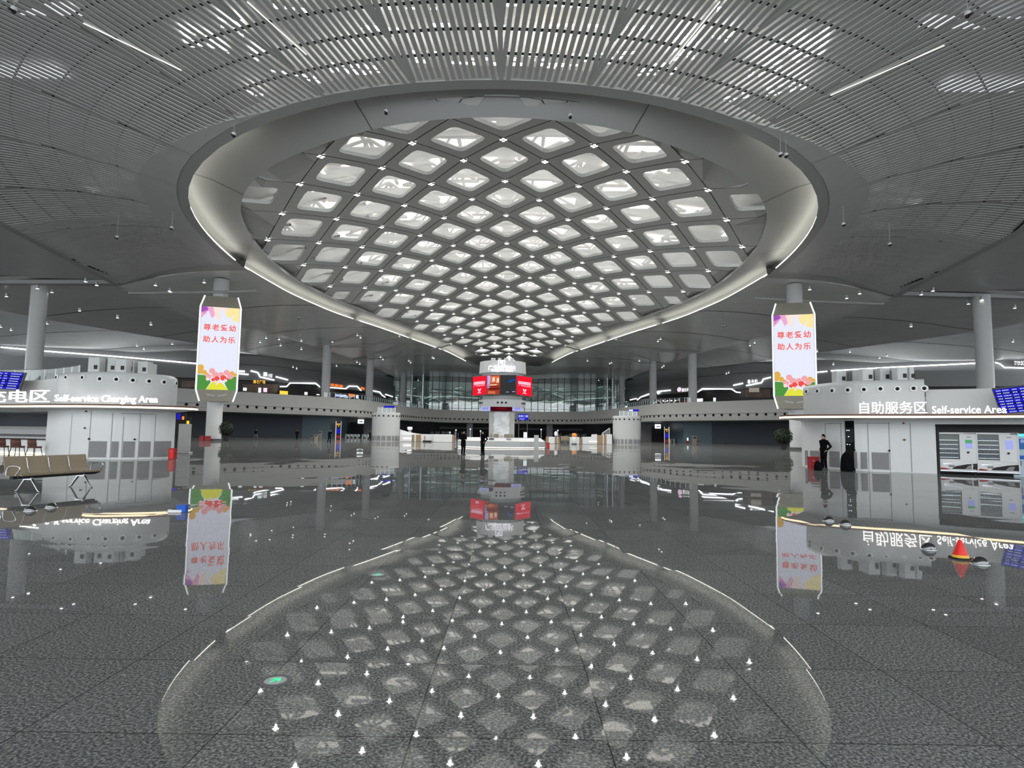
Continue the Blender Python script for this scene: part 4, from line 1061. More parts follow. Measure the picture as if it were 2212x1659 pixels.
# ---------------------------------------------------------------- lightbox signs round the big pillars
def lightbox(px0, px1, yt0, yt1, yb1, yb0, Y, yaw, lab):
    # frame pixel rows: chamfer top, screen top, screen bottom, chamfer bottom
    c = AY((px0+px1)/2, (yt1+yb1)/2, Y); w = (px1-px0)*Y/F
    zt0, zt1, zb1, zb0 = [AY((px0+px1)/2, y, Y).z for y in (yt0, yt1, yb1, yb0)]
    t = thing('lightbox_sign', lab, 'lightbox sign', (c.x, c.y, (zt1+zb1)/2))
    R = Matrix.Rotation(yaw, 3, 'Z'); w *= .912
    D = 1.25                                              # the board stands this far before the pillar's centre
    def P(x, y, z): return Vector((c.x, c.y, 0))+R @ Vector((x, y+D, 0))+Vector((0, 0, z))
    h = w/2; K = 1.5
    for nm, ya, yb in (('top_panel', zt1, zt0), ('bottom_panel', zb1, zb0)):
        mb = MB(); s = .80; a_, b_ = h*.94, h*.94*s
        lo = [P(-a_, -D, ya), P(a_, -D, ya), P(.7, K-.3, ya), P(-.7, K-.3, ya)]; hi = [P(-b_, -D*.9, yb), P(b_, -D*.9, yb), P(.6, K-.4, yb), P(-.6, K-.4, yb)]
        mb.loft([lo, hi], True); mb.build(nm, MT['taupe'], t)
    mb = MB(); pl_ = [(-h*.94, -D), (h*.94, -D), (.7, K-.3), (-.7, K-.3)]
    mb.loft([[P(x, y, zb1) for x, y in pl_[1:]+pl_[:1]], [P(x, y, zt1) for x, y in pl_[1:]+pl_[:1]]])
    mb.build('side_panel', MT['white'], t)
    for sx in (-1, 1):
        mb = MB(); mb.tube([P(sx*h*.80, -D*.9, zt0), P(sx*h*.98, -D-.02, zt1), P(sx*h*.98, -D-.02, zb1), P(sx*h*.80, -D*.9, zb0)], .10, 6)
        mb.build('edge_light', MT['ledframe'], t)
    # small embossed emblem on the bottom panel
    mb = MB(); ze = lerp(zb1, zb0, .5); ye = -D*.95-.03
    for sx in (-1, 1): mb.add([P(sx*h*.06, ye, ze+.05), P(sx*h*.55, ye, ze+.30), P(sx*h*.42, ye, ze-.02), P(sx*h*.06, ye, ze-.16)], [(0, 1, 2, 3)])
    mb.build('emblem', MT['grey'], t)
    # poster
    W_, Hh = w*.92, zt1-zb1
    def q(u, v, dz=0.0): return P((u-.5)*W_, -D-.03-dz, zb1+v*Hh)
    po = MB(); po.add([q(0, 0), q(1, 0), q(1, 1), q(0, 1)], [(0, 1, 2, 3)]); pm_ = po.build('poster', MT['postersky'], t)
    def sub(nm, m, polys, dz=.01):
        mb = MB()
        for pl_ in polys: mb.poly([q(u, v, dz) for u, v in pl_])
        return mb.build(nm, m, pm_)
    sub('magenta_facets', MT['f1'], [[(0, 1), (.14, 1), (0, .93)], [(.10, .93), (0, .86), (0, .93), (.14, 1), (.20, .97)]])
    sub('pink_facets', MT['f2'], [[(.14, 1), (.30, 1), (.36, .90), (.20, .94)], [(0, .93), (.20, .965), (.10, .90), (0, .86)], [(.20, .94), (.36, .90), (.28, .86)]])
    sub('peach_facets', MT['f3'], [[(.30, 1), (.55, 1), (.48, .93), (.36, .90)], [(.48, .93), (.36, .90), (.42, .84), (.52, .87)], [(.55, 1), (.72, 1), (.62, .93)]])
    sub('yellow_facets', MT['f4'], [[(.72, 1), (1, 1), (1, .88), (.86, .93)], [(.62, .93), (.72, 1), (.86, .93), (.74, .86)], [(.86, .93), (1, .88), (.98, .82), (.80, .85)]])
    for (txt, v) in (('尊老爱幼', .745), ('助人为乐', .60)):
        for dz, dx, m, nm in ((.012, .012, 'f6', 'slogan_shadow'), (.02, 0, 'slogan', 'slogan')):
            mb = MB(); textmb(mb, txt, .74*W_/4, Matrix.Identity(4), 0, bold=.012, space=1.22)
            xs = [a[0] for a in mb.v]; sc = .84*W_/(max(xs)-min(xs)); cx0 = (max(xs)+min(xs))/2
            mb.v = [tuple(P((a[0]-cx0)*sc+dx*W_, -D-.03-dz, zb1+v*Hh+(a[1]-.0)*sc-dx*Hh*.3)) for a in mb.v]; mb.build(nm, MT[m], pm_)
    sub('hedge', MT['f7'], [[(0, 0), (.22, 0), (.34, .09), (.30, .13), (.18, .17), (0, .175)], [(.80, 0), (1, 0), (1, .165), (.86, .16), (.74, .12), (.70, .08)]], .01)
    sub('path', MT['f4b'], [[(.22, 0), (.80, 0), (.66, .075), (.50, .10), (.36, .085)]], .012)
    def blob(u, v, r, n=12, a=1.0): return [(u+r*cos(2*pi*k/n), v+r*a*W_/Hh*sin(2*pi*k/n)) for k in range(n)]
    sub('autumn_leaves', MT['f5'], [blob(.06, .26, .09), blob(.0+.05, .21, .07), blob(.16, .205, .07), blob(.88, .20, .07), blob(.96, .185, .05), blob(.80, .18, .05), blob(.24, .18, .05)], .014)
    sub('pink_balls', MT['f2b'], [blob(.36, .225, .08), blob(.45, .18, .09), blob(.74, .21, .08), blob(.84, .165, .08), blob(.60, .185, .07), blob(.28, .155, .075)], .018)
    sub('red_balls', MT['slogan'], [blob(.50, .135, .07), blob(.66, .145, .08), blob(.40, .12, .05), blob(.74, .13, .05)], .020)
    sub('pale_flowers', MT['f6'], [blob(.26, .125, .05), blob(.56, .10, .05), blob(.72, .115, .045), blob(.50, .075, .035)], .022)
    return t
for nm, c, st in (('f1', (.42, .10, .55), .9), ('f2', (.93, .45, .68), .95), ('f2b', (.95, .42, .44), .95), ('f3', (.97, .80, .72), 1.0), ('f4', (.98, .83, .38), 1.0), ('f4b', (.82, .83, .06), .95), ('f5', (.85, .50, .10), .9), ('f6', (.96, .74, .76), 1.0), ('f7', (.10, .36, .07), .85), ('slogan', (.86, .09, .075), 1.0)):
    emit(nm, c, st)
lightbox(427, 518, 640, 664, 842, 867, 86.2, .30, 'tall lightbox sign with red slogan, hung round the left pillar')
lightbox(1668, 1763, 654, 680, 855, 883, 84.2, -.30, 'tall lightbox sign with red slogan, hung round the right pillar')
# ---------------------------------------------------------------- service kiosks left and right
def spl(P, n): return smooth(resample([Vector((x, y, 0)) for x, y in P], n), 3)
KL = spl([(-44, 37), (-33, 36.2), (-27.5, 34.8), (-25.2, 33.2), (-23.3, 31.7), (-21.4, 30.8), (-19.9, 30.8), (-18.8, 31.6), (-18.15, 32.6), (-18.5, 33.8), (-20.5, 37), (-24, 41)], 120)
KR = spl([(22, 41), (18.6, 37), (16.5, 35.0), (16.1, 33.8), (16.2, 32.0), (16.9, 30.2), (18.4, 29.5), (19.8, 28.6), (21.2, 27.8), (22.3, 26.9), (24.5, 25.2), (29, 21.5), (36, 17)], 120)
def zpx(px, py, p):                                        # height of pixel row py at plan point p
    d = ray(px, py); return EYE+d.z*(p.y/d.y)
def kiosk(path, side_, spec):
    N = len(path); cen = Vector(spec['centre'])
    t = thing('service_kiosk', spec['label'], 'kiosk', (cen.x, cen.y, 0))
    def nout(k):
        a, b = path[max(k-1, 0)], path[min(k+1, N-1)]; d = b-a; n = Vector((d.y, -d.x, 0)).normalized()
        if abs(n.y) > .8: return n if n.y < 0 else -n
        return n if n.dot(path[k]-cen) > 0 else -n
    def off(d): return [p+nout(k)*d for k, p in enumerate(path)]
    back = [Vector((p[0], p[1], 0)) for p in spec['back']]
    # body: lower wall with the openings left out
    x0, x1 = spec['bay']
    bay = [(k, p) for k, p in enumerate(path)]
    def inbay(p):
        px = 1106+F*(p.x/p.y); return x0 <= px <= x1
    runs, cur = [], []
    zc = spec['zc']
    holes = [spec['bay']]+spec.get('doorgap', [])
    def blocked(p):
        px = 1104.5+F*p.x/p.y
        return any(a <= px <= b for a, b in holes)
    dense = resample(path, 700)
    for p in dense:
        if blocked(p):
            if len(cur) > 1: runs.append(cur)
            cur = []
        else: cur.append(p)
    if len(cur) > 1: runs.append(cur)
    for r in runs:
        mb = MB(); mb.wall(r, 0, zc)
        for e in (r[0], r[-1]):                              # return into the depth at each opening
            k = min(range(N), key=lambda j: (path[j]-e).length); q = e-nout(k)*.14
            mb.add([(e.x, e.y, 0), (q.x, q.y, 0), (q.x, q.y, zc), (e.x, e.y, zc)], [(0, 1, 2, 3)])
        mb.build('wall_body', MT['white'], t)
    lt = spec['lintel']
    for (a, b), z in zip(holes, lt):
        r = [p for p in dense if a-2 <= 1104.5+F*p.x/p.y <= b+2]
        mb = MB(); mb.wall(r, z, zc); mb.build('lintel', MT['white'], t)
    # upper drum
    a, b = spec['drum']; R_ = [p for p in dense if a <= 1104.5+F*p.x/p.y <= b]
    zt = spec['zt']
    def inset(P, d):
        out = []
        for p in P:
            k = min(range(N), key=lambda j: (path[j]-p).length); out.append(p-nout(k)*d)
        return out
    Rin = inset(R_, .25)
    mb = MB(); mb.loft([at(R_, zc-.1), at(R_, zt-.22), at(inset(R_, .04), zt-.07), at(inset(R_, .16), zt), at(inset(R_, 2.2), zt)])
    e0, e1 = R_[0], R_[-1]
    for e in (e0, e1):
        k = min(range(N), key=lambda j: (path[j]-e).length); qv = e-nout(k)*2.5
        mb.add([(e.x, e.y, zc-.1), (qv.x, qv.y, zc-.1), (qv.x, qv.y, zt-.1), (e.x, e.y, zt-.1)], [(0, 1, 2, 3)])
    mb.build('upper_drum', MT['drum'], t, smooth=True, angle=45)
    # parapet beside the drum
    a, b = spec['parapet']; R2_ = inset([p for p in dense if a <= 1104.5+F*p.x/p.y <= b], .35)
    zp = spec['zp']; mb = MB(); mb.loft([at(R2_, zc-.1), at(R2_, zp), at(inset(R2_, 3.5), zp)]); mb.build('parapet', MT['drum'], t, smooth=True, angle=45)
    # canopy slab with its warm light edge
    C_ = [Vector((x, y, 0)) for x, y in spec['canopy']]; C_ = smooth(resample(C_, 60), 2)
    cb = inset(path, .3)
    k0, k1 = 0, N-1
    mb = MB()
    Cw = [p for p in C_]; base = resample(path[spec['ck'][0]:spec['ck'][1]], 60)
    zl = spec['zled']
    mb.loft([at(base, zl-.06), at(Cw, zl-.02)])
    mb.cm = 1; mb.loft([at(Cw, zl+.07), at(Cw, zl+.15), at(base, zl+.17)]); mb.cm = 0
    mb.build('canopy', [MT['white'], MT['brownedge']], t)
    mb = MB(); mb.loft([at(Cw, zl-.02), [Vector((p.x, p.y, zl+.07)) for p in Cw]]); mb.tube(at(Cw, zl+.025), .045, 6); mb.build('canopy_light', MT['ledwarm'], t)
    # panels, grilles, joints, nozzles: laid on the wall by picture column
    def onw(px, py, lift=.02):
        p, n, tg = plan_hit(path, px, py); 
        if n.dot(Vector((p.x, p.y, 0))) > 0: n = -n
        return p+n*lift, n, tg
    for (a, b, c, d) in spec['grilles']:
        m = MB(); xs = [lerp(a, b, j/6) for j in range(7)]
        lo = [onw(x, d)[0] for x in xs]; hi = [onw(x, c)[0] for x in xs]
        z0 = sum(p.z for p in lo)/7; z1 = sum(p.z for p in hi)/7
        z0 = max(z0, .10)
        m.loft([[Vector((p.x, p.y, z0)) for p in lo], [Vector((p.x, p.y, z1)) for p in lo]]); m.build('vent_grille', MT['grille'], t)
    for (x, c, d) in spec['joints']:
        m = MB(); p, n, tg = onw(x, d); z0 = max(p.z, .03); z1 = onw(x, c)[0].z
        m.add([p-tg*.012+Vector((0, 0, z0-p.z)), p+tg*.012+Vector((0, 0, z0-p.z)), Vector((p.x, p.y, z1))+tg*.012, Vector((p.x, p.y, z1))-tg*.012], [(0, 1, 2, 3)]); m.build('panel_joint', MT['grille'], t)
    for (a, b, c) in spec.get('hjoints', []):
        A_ = [onw(lerp(a, b, j/6), c)[0] for j in range(7)]; z = A_[3].z; h_ = MB()
        h_.strip([Vector((p.x, p.y, z-.012)) for p in A_], [Vector((p.x, p.y, z+.012)) for p in A_]); h_.build('door_head_joint', MT['grille'], t)
    for (x, y, r) in spec['knobs']:
        p, n, tg = onw(x, y, .0); m = MB(); m.disc(p, n, r, .05, 10); m.build('lock_knob', MT['black'], t)
    for (x, y) in spec['boxes']:
        p, n, tg = onw(x, y, .03); m = MB(); m.box(p, (.09, .05, .08), M=Matrix((tg, n, (0, 0, 1))).transposed()); m.build('call_point', MT['brownedge'], t)
    for (x, y) in spec['nozzles']:
        p, n, tg = onw(x, y, .0); m = MB(); m.cm = 0
        m.disc(p, n, .17, .05, 18, .145); m.build('nozzle_ring', MT['white'], t)
        m = MB(); m.disc(p+n*.05, n, .085, .03, 14, .06); m.build('nozzle', MT['hole'], t)
    return t, onw, inset, dense
specL = dict(label='white rounded charging-area kiosk with warm lit canopy', centre=(-23, 37, 0), back=[], bay=(-400, 104), zc=2.66, lintel=[2.42], drum=(122, 389), zt=4.42, parapet=(-900, 124), zp=4.25,
  canopy=[(-46, 34.6), (-33, 33.2), (-26, 31.6), (-22.6, 30.2), (-19.8, 29.6), (-17.2, 30.4), (-16.35, 31.2), (-16.3, 32.0), (-17.2, 33.2), (-18.2, 34.0)], ck=(0, 104), zled=2.58,
  grilles=[(191.5, 229, 953, 988), (239.5, 254.5, 953.5, 988), (264, 290, 953.5, 988), (299, 323.5, 953.5, 987.5), (332, 367.5, 953, 987)],
  joints=[(150, 895, 984), (190.5, 886, 991), (237.5, 892, 990), (262, 900, 989), (297.5, 894, 990), (331, 895, 989)], hjoints=[(262, 333, 894)], knobs=[(193, 948, .05), (291, 949, .05)], boxes=[(187, 888.5), (184, 924.5)],
  nozzles=[(123.5, 815), (144, 815), (179.5, 815.5), (216.5, 818.5), (252, 819.5), (287, 821.5), (321.5, 823.5), (353.5, 825.5), (379, 828)])
kl, onL, insL, denL = kiosk(KL, 'left', specL)
specR = dict(label='white rounded self-service kiosk with warm lit canopy', centre=(22, 36, 0), back=[], bay=(2019, 2900), doorgap=[(1820, 1843)], zc=2.66, lintel=[2.30, 2.46], drum=(1735, 2001), zt=4.45, parapet=(1999, 3300), zp=3.95,
  canopy=[(16.6, 34), (15.2, 33.2), (14.0, 32.2), (13.75, 31.2), (14.4, 30.0), (16.2, 28.8), (18.4, 27.9), (20.2, 26.8), (21.8, 25.6), (24, 23.8), (28.5, 20.2), (35, 15.8)], ck=(22, 120), zled=2.58,
  grilles=[(1740, 1746, 973, 1006), (1751, 1783, 974, 1007), (1792.5, 1815, 975, 1009), (1846, 1852.5, 976, 1012), (1860, 1874, 977, 1013), (1884, 1921, 977.5, 1014)],
  joints=[(1785.5, 914, 1013), (1819.5, 914, 1015), (1877.5, 914, 1018), (1923.5, 912, 1019), (1970, 914, 1020)], hjoints=[(1785, 1818, 914.5), (1846, 1922, 914)], knobs=[(1847, 972, .035), (1921, 973.5, .05)], boxes=[(1951.5, 914), (1953.5, 950)],
  nozzles=[(1743.5, 846), (1767, 845), (1798.5, 844), (1832, 842.5), (1866, 841.5), (1901.5, 840), (1938.5, 840), (1973.5, 839), (1996.5, 839)])
kr, onR, insR, denR = kiosk(KR, 'right', specR)
# lettering standing on the canopies
def letters(root, path, txt, x0, x1, yb, yt, nm, lab):
    a, n0, t0 = plan_hit(path, x0, yb); b, n1, t1 = plan_hit(path, x1, yb)
    zb = max((a.z+b.z)/2, 2.76); h = (yb-yt)*((a.y+b.y)/2)/F
    tg = Vector((b.x-a.x, b.y-a.y, 0)); w = tg.length; tg.normalize()
    mb = MB(); textmb(mb, txt, 1.0, Matrix.Identity(4), .10, bold=0 if txt[0] == '自' else .006)
    xs = [v[0] for v in mb.v]; ys_ = [v[1] for v in mb.v]; sx_ = w/(max(xs)-min(xs)); sy_ = h/(max(ys_)-min(ys_))
    Fm = frame((a.x, a.y, zb), tg, (0, 0, 1)); mb.v = [tuple(Fm @ Vector(((v[0]-min(xs))*sx_, (v[1]-min(ys_))*sy_, v[2]*.6))) for v in mb.v]
    o = mb.build(nm, MT['letter'], root); o['label'] = lab
def canopy_path(spec, d):
    C_ = smooth(resample([Vector((x, y, 0)) for x, y in spec['canopy']], 60), 2); return [p+Vector((0, d, 0)) for p in C_]
cpL, cpR = canopy_path(specL, .25), canopy_path(specR, .25)
letters(kl, cpL, '自助充电区', -112, 105.5, 869.5, 842, 'lettering', 'white lit Chinese lettering')
letters(kl, cpL, 'Self-service Charging Area', 117, 340, 876, 857, 'lettering', 'white lit English lettering')
letters(kr, cpR, '自助服务区', 1857, 2003, 898.5, 872.5, 'lettering', 'white lit Chinese lettering')
letters(kr, cpR, 'Self-service Area', 2014, 2175, 897, 880.5, 'lettering', 'white lit English lettering')
# blue flight boards leaning on the parapets
def board(corners, lab, Y, rows):
    P = [AY(x, y, yy) for (x, y), yy in zip(corners, Y)]
    if rows == 7: P[0] = P[1]+P[3]-P[2]
    else: P[2] = P[1]+P[3]-P[0]
    t = thing('flight_board', lab, 'display board', tuple((P[0]+P[1]+P[2]+P[3])/4))
    n = (P[1]-P[0]).cross(P[3]-P[0]).normalized(); 
    if n.y > 0: n = -n
    mb = MB(); b = [p-n*.12 for p in P]; ex = [(p-(P[0]+P[1]+P[2]+P[3])/4)*.04 for p in P]
    b = [p+e for p, e in zip(b, ex)]; f_ = [p+e-n*.01 for p, e in zip(P, ex)]
    mb.loft([b, f_], True); mb.poly(b[::-1]); mb.poly(f_); mb.build('frame', MT['darkgrey'], t)
    mb = MB(); mb.poly([p+n*.005 for p in P]); sc = mb.build('screen', MT['screenblue'], t)
    def q(u, v): return P[3].lerp(P[2], u).lerp(P[0].lerp(P[1], u), v)+n*.012
    mb = MB(); dk = MB(); rnd = random.Random(5)
    for r in range(rows):
        v0 = 1-(r+.75)/rows; hh = .36/rows
        if r % 2: dk.add([q(0, v0-.3/rows), q(1, v0-.3/rows), q(1, v0+.6/rows), q(0, v0+.6/rows)], [(0, 1, 2, 3)])
        for u0, u1 in ((.04, .10), (.14, .24), (.29, .36), (.41, .47), (.53, .62), (.67, .72), (.79, .95)):
            u = u0
            while u < u1:
                w_ = rnd.uniform(.010, .022); mb.add([q(u, v0)+n*.01, q(u+w_, v0)+n*.01, q(u+w_, v0+hh)+n*.01, q(u, v0+hh)+n*.01], [(0, 1, 2, 3)]); u += w_+.008
    dk.build('row_bands', MT['screendark'], sc); mb.build('row_text', MT['screentext'], sc)
emit('screendark', (.012, .012, .24), .8)
board([(-85, 797), (52, 806), (39, 842), (-80, 834)], 'blue flight information board on the charging kiosk parapet', (34.5, 34.1, 34.3, 34.8), 7)
board([(2145, 842), (2290, 826), (2296, 884), (2163, 893)], 'blue flight information board on the self-service kiosk parapet', (26.8, 24.9, 25.1, 27.1), 9)
# grey air-handling boxes on top of the kiosks
for sd, path, lst in (('charging', KL, [(172, 199, 773), (208, 228, 774), (244, 270, 777), (281, 301, 779), (311, 335, 782), (338, 355, 787)]), ('self-service', KR, [(1781, 1805, 802), (1824, 1846, 800), (1856, 1882, 798), (1898, 1921, 796), (1931, 1955, 795), (1957, 1969, 794)])):
    for k, (a, b, c) in enumerate(lst):
        p, n, tg = plan_hit(path, (a+b)/2, c); p2 = p-n*(1.05 if k % 2 else .6); zt = 4.42 if sd == 'charging' else 4.45
        w_ = (b-a)*p2.y/F*.93; z1 = zpx((a+b)/2, c, p2)
        tt = thing('air_unit', f'grey boxy air unit on the {sd} kiosk roof, {ORD[k+1]} from the left', 'air unit', (p2.x, p2.y, zt), f'air units on the {sd} kiosk')
        mb = MB(); mb.rbox((p2.x, p2.y, (zt+z1)/2), (w_, .5, z1-zt), .05); mb.build('housing', MT['drum'], tt)
        mb = MB(); q_ = p2+Vector((0, -.26, 0)); mb.box((q_.x+w_*.2, q_.y, zt+(z1-zt)*.35), (.16, .05, .2)); mb.build('intake', MT['black'], tt)
# glass rail on the charging kiosk parapet
rt = thing('glass_railing', 'glass railing with white posts above the blue board, left kiosk', 'railing', (-27, 37, 4.25))
A_ = [p for p in insL([p for p in denL if -300 < 1104.5+F*p.x/p.y < 118], 1.0)]
mb = MB(); mb.loft([at(A_, 4.25), at(A_, 4.95)]); mb.build('glass_pane', MT['railglass'], rt)
mb = MB(); mb.tube(at(A_, 4.97), .02, 6); mb.build('handrail', MT['steel'], rt)
for p in resample(A_, 15): mb = MB(); mb.box((p.x, p.y, 4.6), (.05, .05, .72)); mb.build('post', MT['white'], rt)
# ---------------------------------------------------------------- charging bay: back wall, counter, stools
bayp = [p for p in insL([p for p in denL if -420 < 1104.5+F*p.x/p.y < 103], .5)]
bk = insL([p for p in denL if -420 < 1104.5+F*p.x/p.y < 103], 3.2)
mb = MB(); mb.wall(bk, 0, 2.66); mb.build('bay_back', MT['white'], kl)
mb = MB(); mb.wall(resample(insL([p for p in denL if -200 < 1104.5+F*p.x/p.y < 26], 3.1), 20), 1.6, 2.42); mb.build('bay_window', MT['bluewall'], kl)
mb = MB(); mb.wall(resample(insL([p for p in denL if 72 < 1104.5+F*p.x/p.y < 101], 3.1), 8), 1.3, 2.42); mb.build('bay_window', MT['bluewall'], kl)
ct = thing('charging_counter', 'long white charging counter with dark trim inside the left kiosk', 'counter', (-28, 34.6, 0))
R0 = resample([p+Vector((0, .15, 0)) for p in bayp], 30); R1 = insL(R0, .6)
mb = MB(); mb.loft([at(R0, .04), at(R0, .86)]); mb.build('front_panel', MT['white'], ct)
mb = MB(); o_ = insL(R0, -.12); mb.loft([at(R1, .86), at(o_, .86), at(o_, .92), at(R1, .92)]); mb.build('worktop', MT['white'], ct)
mb = MB(); mb.loft([at(R1, .92), at(R1, 1.42), at(insL(R1, .25), 1.42)]); mb.build('upstand', MT['drum'], ct)
mb = MB(); q_ = insL(R1, -.02); mb.loft([at(q_, 1.0), at(q_, 1.14)]); mb.build('socket_strip', MT['darkgrey'], ct)
mb = MB(); q_ = insL(R0, -.14); mb.tube(at(q_, .875), .035, 6); mb.build('black_edge', MT['black'], ct)
mb = MB(); q_ = insL(R0, -.05); mb.tube(at(q_, .05), .045, 6); mb.build('plinth_light', MT['ledwarm2'] if 'ledwarm2' in MT else emit('ledwarm2', (1, .93, .72), 2.2), ct)
def chair():
    t = thing('bar_chair', 'chair', 'chair', (0, 0, 0), 'brown chairs at the charging counter')
    mb = MB(); rows = []
    for k in range(9):
        a = lerp(-1.05, 1.05, k/8); x, y = .29*sin(a)*1.05, -.22-.10*cos(a)+.10*abs(sin(a))
        rows.append((x, y))
    mb.loft([[(x*.95, y+.03, .52) for x, y in rows], [(x, y, .70) for x, y in rows], [(x*.95, y-.03, .90) for x, y in rows], [(x*.9, y, .91) for x, y in rows], [(x*.95, y+.04, .70) for x, y in rows], [(x*.9, y+.07, .53) for x, y in rows]])
    mb.build('backrest', MT['brown'], t, smooth=True)
    mb = MB(); mb.rbox((0, 0, .50), (.56, .52, .09), .16, n=5); mb.build('seat', MT['brown'], t)
    for sx in (-1, 1):
        for sy in (-1, 1):
            mb = MB(); mb.tube([(sx*.20, sy*.18, .47), (sx*.27, sy*.25, 0)], .018, 6); mb.build('leg', MT['black'], t)
    return t
c0 = chair(); used = False
for px, py, rz, lb in ((2, 985, .25, 'brown shell chair at the counter, cut by the picture\'s left edge'), (36.5, 985.5, .12, 'brown shell chair at the counter, middle one in view'), (73, 986.5, -.1, 'brown shell chair at the counter, nearest the white wall')):
    g = G(px, py)
    if not used: place(c0, (g.x, g.y, 0), rz); c0['label'] = lb; used = True
    else: dup(c0, (g.x, g.y, 0), rz, lb)
# ---------------------------------------------------------------- vending machines in the right bay
bk = insR([p for p in denR if 2016 < 1104.5+F*p.x/p.y < 2900], 2.0)
mb = MB(); mb.wall(bk, 0, 2.5); mb.build('bay_back', MT['darkgrey'], kr)
def onright(px, inset_):
    p, n, tg = plan_hit(KR, px, 960)
    if n.dot(Vector((p.x, p.y, 0))) > 0: n = -n
    return Vector((p.x, p.y, 0))-n*inset_, n, tg
fr = MB()
a = onright(2021, .05)[0]
fr.box((a.x+.06, a.y-.02, 1.15), (.10, .16, 2.3)); b_ = onright(2230, .05)[0]
fr.tube([Vector((a.x, a.y, 2.25)), Vector((b_.x, b_.y, 2.25))], .06, 6); fr.build('bay_frame', MT['black'], kr)
def vending(px, wpx, label, screen2, seed):
    p, n, tg = onright(px, .30); w = wpx*p.y/F*.99; H = 1.93; D = .75
    t = thing('vending_machine', label, 'vending machine', tuple(p))
    M3 = Matrix((tg, -n, (0, 0, 1))).transposed()
    def L(x, y, z): return p+tg*x-n*y+Vector((0, 0, z))
    def bx(mb, x, y, z, dx, dy, dz): mb.box(L(x, y, z), (dx, dy, dz), M=M3); return mb
    gx0, gx1, gz0, gz1 = -w/2+.05, w*.10, .72, H-.10
    mb = MB()
    bx(mb, 0, D/2+.35, (H+.12)/2, w*.97, D-.70+.05, H-.12); bx(mb, -w/2+.02, D/2-.2, H/2+.06, .04, D, H-.12); bx(mb, w/2-.02, D/2-.2, H/2+.06, .04, D, H-.12)
    bx(mb, 0, .1, H-.04, w, .55, .08); bx(mb, (gx1+w/2)/2, .05, (H+.6)/2, w/2-gx1, .45, H-.6-.02); bx(mb, 0, .1, .45, w, .5, .5); mb.build('cabinet', MT['white'], t)
    mb = MB(); mb.add([L(gx0, .0, gz0), L(gx1, .0, gz0), L(gx1, .0, gz1), L(gx0, .0, gz1)], [(0, 1, 2, 3)]); mb.build('window_pane', MT['vendglass'], t)
    mb = MB(); bx(mb, (gx0+gx1)/2, .50, (gz0+gz1)/2, gx1-gx0, .04, gz1-gz0); mb.build('lit_back', MT['vendback'], t)
    mb = MB(); bx(mb, gx0+.03, .06, (gz0+gz1)/2, .03, .03, gz1-gz0-.05); mb.build('light_tube', MT['paleglow'], t)
    rnd = random.Random(seed)
    for r in range(5):
        z = gz0+.05+r*.20
        mb = MB(); bx(mb, (gx0+gx1)/2+.03, .25, z, gx1-gx0-.10, .40, .025); sh = mb.build('shelf', MT['steel'], t)
        if r < 4 or seed % 2:
            mb = MB(); x = gx0+.10
            while x < gx1-.06:
                h = rnd.uniform(.09, .14); mb.lathe([(.034, 0), (.036, h*.75), (.018, h)], L(x, .08, z+.012), 8); x += .078
            mb.build('bottle_row', MT['goods'] if r % 2 else MT['goods2'], sh)
    mb = MB(); sx = (gx1+w/2)/2+.01; bx(mb, sx, -.18, 1.40, .26, .02, .40); mb.build('touch_screen', MT['lilac'], t)
    if screen2: mb = MB(); bx(mb, sx, -.19, 1.52, .255, .012, .16); mb.build('screen_banner', MT['greenscreen'], t)
    mb = MB(); bx(mb, sx, -.18, 1.72, .16, .01, .03); mb.build('brand_plate', MT['grille'], t)
    mb = MB(); bx(mb, sx-.04, -.18, 1.02, .085, .02, .085); mb.build('card_reader', MT['black'], t)
    def flat(nm, m, pts, y=-.158):
        mb = MB(); mb.poly([L(x*w, y, z) for x, z in pts]); mb.build(nm, m, t)
    flat('swoosh', MT['black'], [(-.05, .33), (.0, .38), (.25, .48), (.5, .53), (.5, .25), (-.1, .25)])
    flat('swoosh_patch', MT['grille'], [(.2, .26), (.36, .26), (.40, .44), (.28, .42)], -.162)
    flat('red_stripe', MT['red'], [(-.5, .22), (-.3, .30), (-.12, .25), (-.2, .22)])
    flat('silver_ribbon', MT['steel'], [(-.3, .50), (-.05, .52), (.28, .68), (.05, .55), (-.28, .44)])
    mb = MB(); bx(mb, -.10*w, -.16, .38, .22, .02, .09); mb.build('delivery_flap', MT['grille'], t)
    mb = MB(); bx(mb, 0, .1, .12, w*.99, .54, .03); mb.build('base_rail', MT['black'], t)
    mb = MB(); bx(mb, 0, .1, .165, w*.99, .56, .05); mb.build('plinth', MT['steel'], t)
    for sx_ in (-1, 1): mb = MB(); mb.lathe([(.04, 0), (.04, .11)], L(sx_*w*.42, .0, 0), 8); mb.build('foot', MT['black'], t)
    return t
mat('vendback', (.20, .22, .17), .5); mat('goods', (.03, .035, .05), .3, noise=.6, nscale=14); mat('goods2', (.05, .08, .16), .3, noise=.5, nscale=14); emit('greenscreen', (.10, .42, .20), .9)
vending(2064, 78, 'white vending machine with a green and blue screen, nearer the doorway', True, 2)
vending(2148, 82, 'white vending machine with an all blue screen, second from the wall', False, 3)
p, n, tg = onright(2226, .2); M3 = Matrix((tg, -n, (0, 0, 1))).transposed()
t = thing('ticket_machine', 'pale blue self-service machine cut by the right picture edge', 'kiosk machine', tuple(p))
mb = MB(); mb.rbox(p-n*.3+Vector((0, 0, .95)), (1.25, .6, 1.9), .06, M=M3); mb.build('cabinet', MT['palecab'] if 'palecab' in MT else mat('palecab', (.45, .58, .66), .4), t)
mb = MB(); mb.box(p+n*.01+Vector((0, 0, 1.83)), (1.2, .04, .10), M=M3); mb.build('top_light', MT['cyan'], t)
